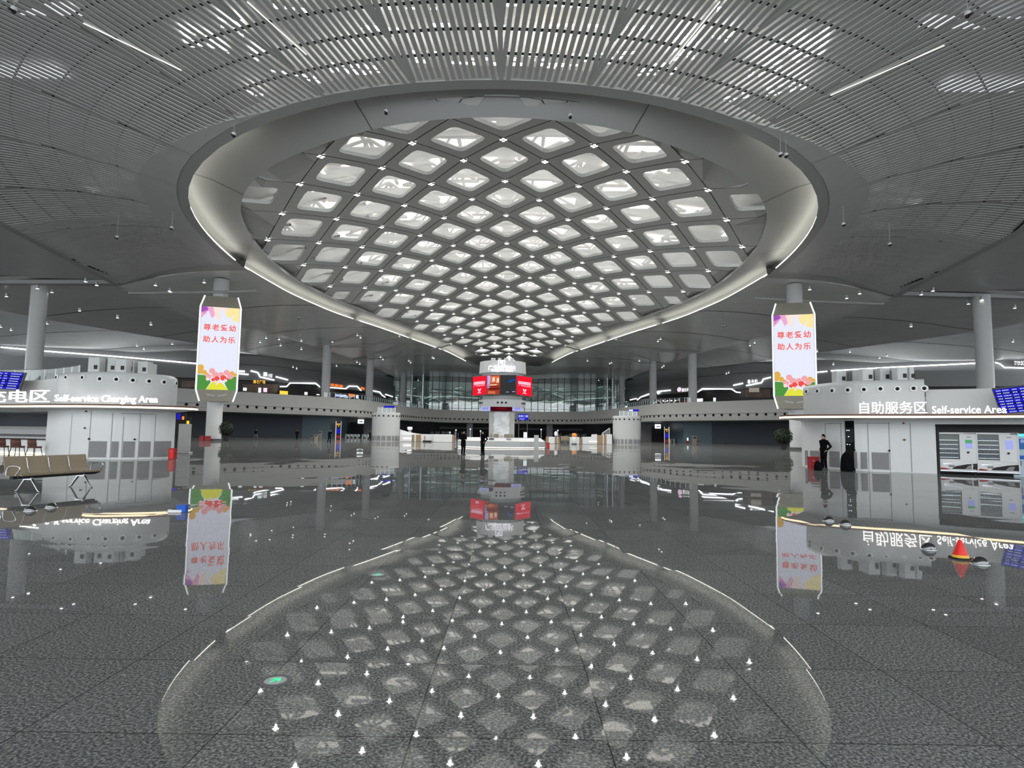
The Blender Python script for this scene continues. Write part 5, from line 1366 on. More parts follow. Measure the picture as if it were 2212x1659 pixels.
mb = MB(); mb.box(p+n*.012+Vector((0, 0, 1.45)), (1.05, .03, .46), M=M3); mb.build('screen', MT['kioskscreen'] if 'kioskscreen' in MT else emit('kioskscreen', (.05, .16, .42), .8), t)
mb = MB(); textmb(mb, '自助取票', .17, frame(p+n*.035+Vector((0, 0, 1.56)), tg, (0, 0, 1)), 0); mb.build('screen_text', MT['screentext'], t)
mb = MB(); mb.box(p+n*.012+Vector((0, 0, .86)), (1.0, .03, .16), M=M3); mb.build('slot_panel', MT['blue'], t)
for k in range(3): mb = MB(); mb.box(p+n*.012+tg*(-.4+.3*k)+Vector((0, 0, .60)), (.16, .03, .20), M=M3); mb.build('label_card', MT['grille'], t)
# ---------------------------------------------------------------- doorway: equipment rack, bag
rp0 = onright(1831, 0)[0]; p = AY(1833.5, 1000, rp0.y+1.5); p.z = 0; n = -Vector((p.x, p.y, 0)).normalized(); tg = Vector((-n.y, n.x, 0)); M3 = Matrix((tg, -n, (0, 0, 1))).transposed()
mb = MB(); mb.box(p-n*.65+Vector((0, 0, 1.3)), (2.6, .06, 2.6), M=M3); mb.box(p+tg*1.0+Vector((0, 0, 1.3)), (.06, 1.2, 2.6), M=M3); mb.box(p-tg*1.0+Vector((0, 0, 1.3)), (.06, 1.2, 2.6), M=M3); mb.build('door_recess', MT['black'], kr)
t = thing('equipment_rack', 'black equipment rack with small lights inside the kiosk doorway', 'rack', tuple(p))
mb = MB(); mb.box(p+Vector((0, 0, 1.1)), (.9, .5, 2.2), M=M3); mb.build('cabinet', MT['black'], t)
mb = MB(); mb.box(p+n*.26+Vector((0, 0, 1.75)), (.5, .03, .72), M=M3); mb.build('upper_panel', MT['rackgrey'] if 'rackgrey' in MT else mat('rackgrey', (.10, .12, .12), .5), t)
for x, z, r in ((-.04, 2.0, .03), (.05, 2.0, .03), (-.04, 1.28, .03), (.07, 1.27, .025), (.03, 1.68, .03)):
    mb = MB(); mb.disc(p+n*.285+tg*x+Vector((0, 0, z)), n, r, .01, 8); mb.build('indicator_light', MT['glint'], t)
def bag(p, w, h, label, nm='backpack'):
    t = thing(nm, label, 'bag', tuple(p))
    mb = MB(); rows = []
    for k in range(9):
        z = h*k/8; f_ = (1, 1.04, 1.03, 1, .97, .92, .82, .62, .2)[k]
        rows.append([Vector((p.x+w/2*f_*cos(a_)*(1 if abs(cos(a_)) < .9 else .98), p.y+w*.33*f_*sin(a_), z+.003)) for a_ in [2*pi*j/16 for j in range(16)]])
    mb.loft(rows, True); mb.poly(rows[0][::-1]); mb.poly(rows[-1]); mb.build('body', MT['cloth'], t, smooth=True)
    mb = MB(); mb.rbox((p.x, p.y-w*.33, h*.32), (w*.62, .10, h*.42), .03); mb.build('front_pocket', MT['cloth'], t)
    mb = MB(); mb.tube([(p.x-.05, p.y, h*.97), (p.x-.03, p.y, h+.05), (p.x+.03, p.y, h+.05), (p.x+.05, p.y, h*.97)], .012, 6); mb.build('grab_handle', MT['cloth'], t)
    return t
g = G(1828.5, 1018); bag(Vector((g.x, g.y, 0)), .55, .92, 'bulky black bag standing in the kiosk doorway', 'duffel_bag')
g = G(1762.5, 1013.5); rb = thing('red_box', 'red lidded box against the kiosk wall behind the backpack', 'box', (g.x, g.y+.25, 0))
mb = MB(); mb.rbox((g.x, g.y+.25, .29), (.46, .34, .58), .02); mb.build('body', MT['red'], rb)
mb = MB(); mb.rbox((g.x, g.y+.25, .60), (.50, .38, .05), .02); mb.build('lid', MT['red'], rb)
mb = MB(); mb.box((g.x-.08, g.y+.075, .42), (.07, .01, .05)); mb.build('badge', MT['grey'], rb)
g = G(1766, 1016); bag(Vector((g.x, g.y-.05, 0)), .38, .46, 'black backpack on the floor before the red box')
# ---------------------------------------------------------------- bench
def bench():
    t = thing('airport_bench', 'four-seat beige bench with steel legs before the charging kiosk', 'bench', (0, 0, 0))
    W_ = .555
    for k in range(4):
        x0 = (k-2)*W_+.01; x1 = x0+W_-.02; rows = []
        prof_ = [(-.27, .43), (-.20, .445), (-.05, .42), (.12, .405), (.19, .43), (.225, .50), (.27, .66), (.315, .82), (.325, .845)]
        for th_ in (0, 1):
            for y, z in (prof_ if not th_ else prof_[::-1]):
                rows.append((y+(.02 if th_ else 0)*.7, z-(.03 if th_ else 0)*(1 if y < .2 else .2)))
        mb = MB(); mb.loft([[Vector((lerp(x0, x1, u), y, z)) for y, z in rows+rows[:1]] for u in (0, .08, .92, 1)]); n_ = len(rows)
        mb.poly([Vector((x0, y, z)) for y, z in rows]); mb.poly([Vector((x1, y, z)) for y, z in rows[::-1]])
        s_ = mb.build('seat_shell', MT['beige'], t, smooth=True, angle=50)
        if k: mb = MB(); mb.tube([(x0-.01, .18, .44), (x0-.01, .23, .55), (x0-.01, .30, .80)], .014, 6); mb.build('seat_seam', MT['steel'], t)
    mb = MB(); mb.box((0, .0, .365), (2.26, .10, .08)); mb.box((0, -.15, .385), (2.2, .05, .05)); mb.build('beam', MT['black'], t)
    for sx in (-1, 1):
        x = sx*1.13
        P_ = [(x, .16, .42), (x, .14, .58), (x, .05, .635), (x, -.16, .635), (x, -.25, .60), (x, -.20, .50), (x, -.12, .42)]
        mb = MB(); mb.tube(smooth(resample(P_, 26), 3), .017, 8); mb.build('armrest', MT['steel'], t, smooth=True)
    for sx in (-.71, .71):
        for sy in (-1, 1):
            mb = MB(); mb.tube([(sx, sy*.05, .34), (sx, sy*.12, .27), (sx, sy*.30, .03), (sx, sy*.36, .015)], [.035, .032, .022, .02], 8); mb.build('leg', MT['steel'], t, smooth=True)
        mb = MB(); mb.rbox((sx, 0, .315), (.10, .24, .05), .02); mb.build('leg_bracket', MT['steel'], t)
    return t
place(bench(), (-11.45, 15.55, 0), radians(78))
# ---------------------------------------------------------------- floor domes, cone, floor arrows, blue dustpan
def dome(px, py, label):
    g = G(px, py); t = thing('floor_dome', label, 'dome light', (g.x, g.y, 0), 'chrome domes on the floor')
    mb = MB(); mb.lathe([(.108, .001), (.108, .008), (.095, .014)], (g.x, g.y, 0), 24, False); mb.build('rim', MT['steel'], t, smooth=True)
    mb = MB(); mb.lathe([(.094*cos(a_), .012+.085*sin(a_)) for a_ in [pi/2*k/10 for k in range(11)]], (g.x, g.y, 0), 24, False); mb.build('shell', MT['chrome'], t, smooth=True)
for px, py, lb in ((66, 1104, 'chrome floor dome under the bench, nearer the left edge'), (111, 1097, 'chrome floor dome under the bench, farther from the left edge'), (1790, 1126, 'chrome floor dome below the standing man, left one of a pair'), (1826, 1134, 'chrome floor dome below the standing man, right one of a pair'), (2006, 1187, 'chrome floor dome left of the red cone'), (2117, 1219, 'large chrome floor dome right of the red cone')):
    dome(px, py, lb)
g = G(2075, 1207); t = thing('traffic_cone', 'small red traffic cone with a yellow base on the floor', 'cone', (g.x, g.y, 0))
mb = MB(); mb.rbox((g.x, g.y, .012), (.21, .21, .02), .03); mb.build('base', MT['black'], t)
mb = MB(); mb.lathe([(.10, .02), (.088, .055)], (g.x, g.y, 0), 24, False); mb.build('yellow_band', MT['yellow'], t, smooth=True)
mb = MB(); mb.lathe([(.088, .055), (.022, .235), (.012, .245), (0.0, .246)], (g.x, g.y, 0), 24, False); mb.build('cone', MT['redbright'], t, smooth=True, angle=40)
def arrow(px, py, rz, label):
    g = G(px, py); t = thing('floor_marker', label, 'floor light', (g.x, g.y, 0), 'round exit markers in the floor')
    mb = MB(); mb.lathe([(.098, .0015), (.098, .004), (.068, .005)], (g.x, g.y, 0), 28, False); mb.build('rim', MT['darkgrey'], t)
    mb = MB(); mb.disc((g.x, g.y, .0035), (0, 0, 1), .068, 0, 24); mb.build('lens', MT['grey'], t)
    mb = MB(); R = Matrix.Rotation(rz, 3, 'Z')
    pts = [(-.008, -.042), (.008, -.042), (.008, .010), (.034, -.014), (.034, .010), (0, .044), (-.034, .010), (-.034, -.014), (-.008, .010)]
    mb.poly([R @ Vector((x, y, 0))+Vector((g.x, g.y, .0065)) for x, y in pts]); mb.build('arrow', MT['green'], t)
arrow(595, 1471, -.55, 'round green-arrow exit marker set in the floor, nearer one')
arrow(816, 1242, -.5, 'round green exit marker set in the floor, farther one')
g = G(388, 1106); t = thing('dustpan', 'blue and white dustpan lying on the floor left of the sign reflection', 'dustpan', (g.x, g.y, 0))
mb = MB(); mb.rbox((g.x+.05, g.y, .07), (.17, .12, .13), .02); mb.build('blue_bin', MT['blue'], t)
mb = MB(); mb.rbox((g.x-.06, g.y-.02, .025), (.26, .14, .045), .03); mb.build('tray', MT['white'], t)
mb = MB(); mb.tube([(g.x-.16, g.y, .04), (g.x-.02, g.y, .05)], .02, 6); mb.build('handle', MT['black'], t)
# ---------------------------------------------------------------- red fire box and boards beside the charging kiosk
g = G(379, 992)
t = thing('fire_box', 'red fire equipment box at the right end of the charging kiosk', 'box', (g.x, g.y-.3, 0))
mb = MB(); mb.rbox((g.x, g.y-.3, .29), (.32, .24, .58), .02); mb.build('body', MT['red'], t)
mb = MB(); mb.rbox((g.x, g.y-.425, .30), (.24, .012, .46), .02); mb.build('door', MT['redbright'], t)
Yb = 40; p = AY(399, 940, Yb); t = thing('notice_board', 'pale standing notice board right of the charging kiosk', 'board', (p.x, Yb, 0))
mb = MB(); mb.box((p.x, Yb, 1.02), (.80, .06, 1.78)); mb.build('panel', MT['drum'], t)
mb = MB(); mb.box((p.x, Yb, .06), (.9, .5, .10)); mb.build('foot', MT['drum'], t)
p = AY(392, 903, 42); t = thing('direction_sign', 'black and blue direction sign with an amber figure, beside the charging kiosk', 'sign', (p.x, 42, p.z))
mb = MB(); mb.box(p, (.62, .12, .70)); mb.build('board', MT['black'], t)
mb = MB(); mb.box(p+Vector((-.16, -.07, .1)), (.26, .02, .42)); mb.build('blue_panel', MT['screenblue'], t)
mb = MB(); mb.box(p+Vector((.15, -.07, .0)), (.14, .02, .22)); mb.build('amber_figure', MT['orange'], t)
mb = MB(); mb.tube([p+Vector((-.26, 0, -.3)), (p.x-.26, 42, 0)], .05, 8); mb.build('post', MT['black'], t)
p = AY(407, 910, 46); t = thing('exit_sign', 'small black sign with an amber symbol over the notice board', 'sign', (p.x, 46, p.z))
mb = MB(); mb.box(p, (.36, .10, .62)); mb.build('board', MT['black'], t)
mb = MB(); mb.box(p+Vector((0, -.06, -.1)), (.18, .02, .26)); mb.build('amber_symbol', MT['amber'], t)
mb = MB(); mb.tube([p, (p.x, 46, 0)], .04, 8); mb.build('post', MT['black'], t)
# ---------------------------------------------------------------- people
def person(name, label, loc, rz, h=1.74, arms='down', stride=0.0, lean=0.0, coat='cloth', legs='cloth', shoes='black', long=False, cap=False, pack=False, vox=.020):
    s = h/1.75
    t = thing('person', label, 'person', (0, 0, 0))
    def V(x, y, z): return Vector((x*s, (y-lean*max(0, z-.9))*s, z*s))
    L = {}
    for sx in (-1, 1):
        f_ = stride*sx
        hip, knee, ank = (sx*.09, 0, .92), (sx*.10, -.24*f_-.02, .50+(.02 if f_ < 0 else 0)), (sx*.10, -.34*f_+(.10 if f_ < 0 else 0)+.02, .085+(.05 if f_ < 0 else 0))
        if arms == 'pocket': sh, el, wr = (sx*.19, .01, 1.42), (sx*.29, .17, 1.15), (sx*.20, -.02, .97)
        elif arms == 'front': sh, el, wr = (sx*.19, .0, 1.42), (sx*.27, .02, 1.14), (sx*.09, -.20, 1.12)
        elif arms == 'phone': sh, el, wr = (sx*.19, .0, 1.42), (sx*.24, -.02, 1.13), (sx*(.10), -.26, 1.25)
        elif arms == 'back': sh, el, wr = (sx*.19, .01, 1.42), (sx*.27, .10, 1.14), (sx*.07, .19, .98)
        else: sh, el, wr = (sx*.19, .0, 1.42), (sx*.25, .02+.10*f_, 1.13), (sx*.25, -.05+.22*f_, .88)
        L[sx] = [V(*a) for a in (hip, knee, ank, sh, el, wr)]
    mb = MB()
    mb.limb([(V(0, .0, .86), .15*s, .11*s), (V(0, .0, .95), .165*s, .12*s), (V(0, .0, 1.10), .14*s, .105*s), (V(0, .0, 1.28), .165*s, .12*s), (V(0, .0, 1.40), .18*s, .105*s), (V(0, .0, 1.46), .10*s, .075*s), (V(0, -.005, 1.50), .058*s, .06*s), (V(0, -.01, 1.57), .055*s, .058*s)])
    hc = V(0, -.025, 1.645)
    mb.ball(hc, .112*s, 14, (.70, .88, 1.0)); mb.ball(hc+Vector((0, -.012*s, -.055*s)), .075*s, 12, (.78, .95, .8))
    mb.limb([(hc+Vector((0, -.09*s, .02*s)), .008*s, .008*s), (hc+Vector((0, -.112*s, -.02*s)), .014*s, .014*s), (hc+Vector((0, -.09*s, -.03*s)), .012*s, .012*s)], n=8)
    for sx in (-1, 1):
        hip, knee, ank, sh, el, wr = L[sx]
        mb.limb([(hip+Vector((0, 0, .03)), .085*s, .095*s), (hip.lerp(knee, .5), .073*s, .08*s), (knee, .055*s, .058*s), (knee.lerp(ank, .3), .054*s, .058*s), (ank, .036*s, .040*s)])
        mb.limb([(ank+Vector((0, .06*s, -.045*s)), .030*s, .035*s), (ank+Vector((0, -.06*s, -.05*s)), .040*s, .03*s), (ank+Vector((0, -.16*s, -.06*s)), .036*s, .02*s)], side=(1, 0, 0))
        mb.limb([(sh, .055*s, .06*s), (sh.lerp(el, .5), .046*s, .05*s), (el, .037*s, .04*s), (el.lerp(wr, .4), .036*s, .036*s), (wr, .024*s, .028*s)])
        d = (wr-el).normalized(); x = d.cross(Vector((0, 0, 1))); x = x.normalized() if x.length > .1 else Vector((1, 0, 0)); y = d.cross(x)
        mb.limb([(wr, .026*s, .022*s), (wr+d*.05*s, .042*s, .018*s), (wr+d*.09*s, .042*s, .016*s)], side=x, n=8)
        for k, (o_, l_) in enumerate(((-.032, .065), (-.011, .078), (.011, .074), (.031, .058))):
            b_ = wr+d*.085*s+x*o_*s; mb.limb([(b_, .0095*s, .0095*s), (b_+d*l_*.55*s+y*.006*s, .009*s, .009*s), (b_+d*l_*s+y*.022*s, .007*s, .007*s)], side=x, n=6)
        b_ = wr+d*.03*s+x*.036*s; mb.limb([(b_, .012*s, .012*s), (b_+(d*.6+x*.7)*.04*s, .011*s, .011*s), (b_+(d*.9+x*.6)*.07*s, .009*s, .009*s)], side=y, n=6)
        mb.ball(hc+Vector((sx*.080*s, .01*s, -.01*s)), .026*s, 8, (.4, .8, 1.2))
    body = mb.build('body', MT['skin'], t, smooth=True)
    rm = body.modifiers.new('skin', 'REMESH'); rm.mode = 'VOXEL'; rm.voxel_size = vox; rm.use_smooth_shade = True
    mb = MB()
    for sx in (-1, 1): mb.ball(hc+Vector((sx*.032*s, -.094*s, .012*s)), .0105*s, 8)
    mb.build('eyes', MT['black'], body)
    mb = MB(); mb.box(hc+Vector((0, -.106*s, -.058*s)), (.040*s, .008*s, .008*s)); mb.build('mouth', MT['brown'], body)
    mb = MB(); e = .018
    zb = .62 if long else .84
    mb.limb([(V(0, .0, zb), (.20 if long else .185)*s, (.16 if long else .14)*s), (V(0, .0, .95), .19*s, .145*s), (V(0, .0, 1.10), .172*s, .135*s), (V(0, .0, 1.28), .192*s, .145*s), (V(0, .0, 1.40), .205*s, .125*s), (V(0, .0, 1.465), .13*s, .095*s), (V(0, -.005, 1.53), .075*s, .075*s)], n=18)
    for sx in (-1, 1):
        hip, knee, ank, sh, el, wr = L[sx]
        mb.limb([(sh+Vector((-sx*.05, 0, .01)), .06*s, .065*s), (sh, .072*s, .078*s), (sh.lerp(el, .5), .066*s, .07*s), (el, .058*s, .06*s), (el.lerp(wr, .5), .053*s, .053*s), (wr, .045*s, .045*s)])
    jk = mb.build('coat' if long else 'jacket', MT[coat], t, smooth=True)
    mb = MB()
    for sx in (-1, 1):
        hip, knee, ank, sh, el, wr = L[sx]
        mb.limb([(hip+Vector((-sx*.01, 0, .06*s)), .10*s, .115*s), (hip.lerp(knee, .5), .088*s, .092*s), (knee, .070*s, .072*s), (knee.lerp(ank, .5), .066*s, .068*s), (ank+Vector((0, 0, .0)), .055*s, .062*s)])
    mb.build('trousers', MT[legs], t, smooth=True)
    for sx in (-1, 1):
        hip, knee, ank, sh, el, wr = L[sx]
        mb = MB(); mb.limb([(ank+Vector((0, .085*s, -.04*s)), .032*s, .040*s), (ank+Vector((0, 0, -.035*s)), .046*s, .048*s), (ank+Vector((0, -.10*s, -.052*s)), .048*s, .032*s), (ank+Vector((0, -.175*s, -.062*s)), .034*s, .020*s)]); mb.build('shoe', MT[shoes], t, smooth=True)
    mb = MB(); mb.ball(hc+Vector((0, .018*s, .022*s)), .118*s, 16, (.76, .86, .95), -.15); mb.ball(hc+Vector((0, .045*s, -.01*s)), .10*s, 12, (.80, .70, .9)); mb.build('hair', MT['hair'], t, smooth=True)
    if cap:
        mb = MB(); c = hc+Vector((0, 0, .07*s)); mb.lathe([(.088*s, -.02), (.095*s, .02), (.128*s, .045), (.118*s, .06), (.0, .068)], c, 18); mb.limb([(c+Vector((0, -.07*s, .0)), .08*s, .008), (c+Vector((0, -.14*s, -.02*s)), .06*s, .006)], n=10); mb.build('peaked_cap', MT['cloth'], t, smooth=True)
    if pack:
        mb = MB(); mb.rbox(V(0, .20, 1.22), (.30*s, .17*s, .44*s), .06); mb.build('backpack', MT['cloth'], t)
    place(t, loc, rz); return t
def atfloor(px, Y):
    p = AY(px, 930, Y); return (p.x, Y, 0)
person('p', 'man in black standing by the self-service kiosk, hands in pockets, facing left', atfloor(1778, 31.0), -1.25, 1.76, 'pocket', shoes='clothgrey', vox=.014)
person('p', 'person in a long black coat and peaked cap, left of the two at the desk', atfloor(1001.5, 44.5), .75, 1.76, 'front', long=True, cap=True)
person('p', 'person in black jacket facing the capped one, right of the two at the desk', atfloor(1043.5, 44.5), -.8, 1.76, 'pocket', cap=True)
person('p', 'walker in grey trousers with a black backpack before the dark left wall', atfloor(553.5, 107), 1.2, 1.80, 'down', .8, legs='clothgrey', pack=True, vox=.03)
person('p', 'person all in black walking alone before the dark left wall', atfloor(642, 107), .2, 1.78, 'down', .35, vox=.03)
person('p', 'person in black leaning forward right of the left mezzanine pillar', atfloor(712, 82), .9, 1.80, 'front', .3, .28, vox=.03)
person('p', 'person in black half hidden behind the left cylinder kiosk', atfloor(799.5, 113), 1.4, 1.78, 'down', .4, vox=.03)
# ---------------------------------------------------------------- tower with screens, and the information desk round it
TY = 71.0; tc = AY(1084.5, 900, TY); TX = tc.x
def tz(py): return AY(1084.5, py, TY-2.2).z
def ngon(r, n=8, rot=pi/8, cx=TX, cy_=TY): return [(cx+r*cos(rot+2*pi*k/n), cy_+r*sin(rot+2*pi*k/n)) for k in range(n)]
tw = thing('information_tower', 'white tower with red screens rising from the round information desk', 'tower', (TX, TY, 0))
mb = MB(); mb.prism(ngon(2.05, 4, pi/4), 0, tz(888)); colm = mb.build('marble_column', MT['marble'], tw)
mb = MB(); yf = TY-2.05*cos(pi/4)-.02
rnd = random.Random(2)
z0, z1 = .3, tz(889); zs = [lerp(z0, z1, k/10) for k in range(11)]; rows = []
for k, z in enumerate(zs):
    rows.append([Vector((TX+lerp(-.92, .82, j/6)+(.06 if k % 3 else -.05)*(j in (0, 6)), yf-.10*(0 < j < 6)*(1+.9*sin(k*1.3+j*1.1)), z)) for j in range(7)])
mb.loft(rows); mb.build('carved_relief', MT['carved'], colm)
mb = MB(); mb.add([(TX-.05, yf-.30, tz(897)), (TX+.62, yf-.34, tz(900)), (TX+.60, yf-.36, tz(913)), (TX-.08, yf-.30, tz(908))], [(0, 1, 2, 3)]); mb.add([(TX-.5, yf-.28, tz(919)), (TX+.05, yf-.38, tz(914)), (TX+.55, yf-.3, tz(918)), (TX+.5, yf-.28, tz(920)), (TX, yf-.3, tz(916.5)), (TX-.48, yf-.25, tz(921))], [(0, 1, 2, 5), (2, 3, 4, 5)]); mb.build('relief_sail', MT['carved'], colm)
def ring(nm, r0, r1, ya, yb, m, n=16):
    mb = MB(); a, b = ngon(r0, n, pi/n), ngon(r1, n, pi/n)
    A_, B_ = [Vector((x, y, tz(ya))) for x, y in a], [Vector((x, y, tz(yb))) for x, y in b]
    mb.loft([A_, B_], True); mb.poly(A_[::-1]); mb.poly(B_); return mb.build(nm, MT[m], tw)
ring('nozzle_ring', 2.70, 2.78, 879, 863, 'drum')
for a_ in [-pi/2+x for x in (-.17, 0, .17)]+[-pi/2+x for x in (-1.30, -1.14, -.98, .98, 1.14, 1.30)]:
    mb = MB(); d = Vector((cos(a_), sin(a_), 0)); mb.disc(Vector((TX, TY, tz(870)))+d*2.69, d, .115, .06, 12); mb.build('air_nozzle', MT['hole'], tw)
ring('lower_neck', 2.35, 2.3, 863, 852, 'grey'); ring('upper_neck', 2.45, 2.45, 811, 804, 'drum')
ring('top_drum', 2.78, 2.70, 805, 779, 'drum', 14)
mb = MB(); mb.prism(ngon(1.9, 8), tz(889), tz(878)); mb.build('sign_core', MT['grey'], tw)
for k, (px, w_) in enumerate(((1065.5, 10), (1079.5, 7), (1094, 10), (1106, 8))):
    p = AY(px, 774, TY-.6); h0, h1 = tz(779)+.012, tz(770); q_ = AY(px, 774, TY-.6).x; W2 = w_*TY/F
    a_ = thing('air_unit', f'grey boxy air unit on the tower top, {ORD[k+1]} from the left', 'air unit', (q_, TY-.6, h0), 'air units on the tower')
    mb = MB(); mb.rbox((q_, TY-.6, (h0+h1)/2), (W2, .5, h1-h0), .04); mb.build('housing', MT['grey'], a_)
# three big screens on the tower: front and two angled
def screen(x0, x1, y0, y1, ya0, ya1, nm, base, Yl, Yr, lab):
    A = [AY(x0, ya1, Yl), AY(x1, y1, Yr), AY(x1, y0, Yr), AY(x0, ya0, Yl)]
    n = (A[1]-A[0]).cross(A[3]-A[0]).normalized(); n = -n if n.y > 0 else n
    mb = MB(); c = sum(A, Vector())/4; b0_ = [c+(p-c)*1.04-n*.02 for p in A]; b1_ = [p-n*.30 for p in b0_]
    mb.loft([b1_, b0_], True); mb.poly(b0_); mb.poly(b1_[::-1]); fr = mb.build(nm+'_frame', MT['darkgrey'], tw)
    mb = MB(); mb.poly([p+n*.01 for p in A]); sc = mb.build(nm, MT[base], fr); sc['label'] = lab
    def q(u, v, dz=.02): return A[0].lerp(A[1], u).lerp(A[3].lerp(A[2], u), v)+n*dz
    def sub(m, polys, nm2, dz=.03):
        mb = MB()
        for pl_ in polys: mb.poly([q(u, v, dz) for u, v in pl_])
        o = mb.build(nm2, MT[m], fr)
    return q, sub, fr
def redscreen(*a):
    q, sub, fr = screen(*a)
    sub('pinkwhite', [[(.09, .58), (.91, .58), (.91, .72), (.09, .72)]], 'title_bar')
    mb = MB(); textmb(mb, '你好花城', .6, Matrix.Identity(4), 0); xs = [v[0] for v in mb.v]; k_ = .80/(max(xs)-min(xs)); cx0 = (max(xs)+min(xs))/2
    mb.v = [tuple(q(.5+(v[0]-cx0)*k_, .65+v[1]*.20, .05)) for v in mb.v]; mb.build('title_text', MT['screenred'], fr)
    mb = MB(); textmb(mb, '广州欢迎您', .6, Matrix.Identity(4), 0); xs = [v[0] for v in mb.v]; k_ = .80/(max(xs)-min(xs)); cx0 = (max(xs)+min(xs))/2
    mb.v = [tuple(q(.5+(v[0]-cx0)*k_, .50+v[1]*.16, .04)) for v in mb.v]; mb.build('subtitle', MT['pinkwhite'], fr)
    def pet(c, r, a_): return [(c[0]+r*cos(t_)*cos(a_)-r*.5*sin(t_)*sin(a_), c[1]+(r*cos(t_)*sin(a_)+r*.5*sin(t_)*cos(a_))*.7) for t_ in [2*pi*k/10 for k in range(10)]]
    sub('pinkwhite', [pet((.44, .28), .10, 1.9), pet((.56, .28), .10, 1.2), [(.44, .15), (.56, .15), (.56, .19), (.44, .19)], [(.36, .10), (.64, .10), (.64, .125), (.36, .125)]], 'emblem')
redscreen(1021.4, 1050.8, 811.5, 851.5, 814.5, 855, 'screen', 'screenred', TY-.6, TY-2.6, 'red screen')
redscreen(1116.4, 1148.6, 815.5, 857, 811.5, 852, 'screen', 'screenred', TY-2.6, TY-.6, 'red screen')
q, sub, fr = screen(1052, 1114, 810.6, 851.5, 810.6, 852, 'screen', 'black', TY-2.75, TY-2.75, 'dark video screen')
for nm, c, st in (('v1', (.75, .18, .08), .9), ('v2', (.55, .50, .95), .9), ('v3', (1.0, .70, .50), 1.0), ('v4', (.22, .02, .015), .7), ('v5', (.02, .10, .42), .7), ('v6', (.45, .06, .03), .8)): emit(nm, c, st)
sub('v6', [[(0, 0), (.44, 0), (.47, 1), (0, 1)]], 'red_haze', .02)
sub('v2', [[(.01, .34), (.10, .36), (.12, .98), (.01, .98)], [(.01, .70), (.22, .74), (.20, .90), (.01, .92)]], 'lilac_blur'); sub('v1', [[(.10, .58), (.40, .62), (.42, .97), (.14, .95)], [(.02, .04), (.30, .02), (.28, .16), (.05, .18)], [(.05, .48), (.42, .50), (.44, .56), (.06, .55)]], 'red_blur', .04)
sub('v3', [[(.18, .64), (.28, .68), (.27, .90), (.19, .88)], [(.33, .60), (.42, .62), (.42, .88), (.34, .84)], [(.08, .46), (.34, .47), (.34, .52), (.10, .51)]], 'bright_blur', .05); sub('v4', [[(.06, .22), (.42, .24), (.44, .36), (.08, .34)], [(.02, .40), (.40, .41), (.40, .45), (.04, .44)]], 'dark_blur', .045)
sub('v5', [[(.70, .62), (.96, .70), (.97, .82), (.80, .76)], [(.72, .66), (.84, .60), (.88, .72), (.78, .74)]], 'blue_swirl'); sub('v2', [[(.66, .10), (.76, .10), (.76, .13), (.66, .13)], [(.87, .12), (.98, .12), (.98, .15), (.87, .15)]], 'lilac_caption')
# lit logo and name on the top drum
mb = MB(); p = AY(1083.5, 785, TY-2.80); w_ = 15*p.y/F
for a, b, c, d in ((-.5, .5, .38, .5), (-.5, .5, -.5, -.38), (-.5, -.38, -.5, .5), (.38, .5, -.5, .5), (-.20, -.04, -.05, .3), (.06, .2, -.3, .3), (-.14, .1, .16, .26)):
    mb.box(p+Vector(((a+b)/2*w_, 0, (c+d)/2*w_)), ((b-a)*w_, .08, (d-c)*w_))
mb.build('lit_logo', MT['lilacwhite'] if 'lilacwhite' in MT else emit('lilacwhite', (.95, .92, 1.0), 1.8), tw)
mb = MB(); p = AY(1084, 795.5, TY-2.80); textmb(mb, '广州白云站', .62, frame(p, (1, 0, 0), (0, 0, 1)), .03, bold=.02); mb.build('lit_name', MT['lilacwhite'], tw)
mb = MB(); p = AY(1084, 800.0, TY-2.82); textmb(mb, 'Guangzhou Baiyun', .34, frame(p, (1, 0, 0), (0, 0, 1)), .03, bold=.015); mb.build('lit_name', MT['lilacwhite'], tw)
# lower screens
def lowscreen(x0, x1, m, txt, tm, Yl, Yr):
    A = [AY(x0, 888, Yl), AY(x1, 888, Yr), AY(x1, 877.5, Yr), AY(x0, 877.5, Yl)]; n = (A[1]-A[0]).cross(A[3]-A[0]).normalized(); n = -n if n.y > 0 else n
    mb = MB(); b_ = [p-n*.2 for p in A]; mb.loft([b_, A], True); mb.poly(b_[::-1]); mb.build('screen_case', MT['darkgrey'], tw)
    mb = MB(); mb.poly([p+n*.01 for p in A]); sc = mb.build('info_screen', MT[m], tw)
    mb = MB(); c = sum(A, Vector())/4+n*.03; textmb(mb, txt, .30, frame(c, A[1]-A[0], (0, 0, 1)), 0); mb.build('screen_writing', MT[tm], sc)
lowscreen(1039, 1059.3, 'lilacscreen' if 'lilacscreen' in MT else (emit('lilacscreen', (.50, .54, .95), .85), 'lilacscreen')[1], '候车室', 'screenblue', TY-1.3, TY-2.2)
lowscreen(1060.5, 1105.5, 'darkred', '问询服务', 'redtext' if 'redtext' in MT else (emit('redtext', (.35, .01, .02), .7), 'redtext')[1], TY-2.25, TY-2.25)
lowscreen(1106.5, 1128, 'lilacscreen', '站台层', 'screenblue', TY-2.2, TY-1.3)
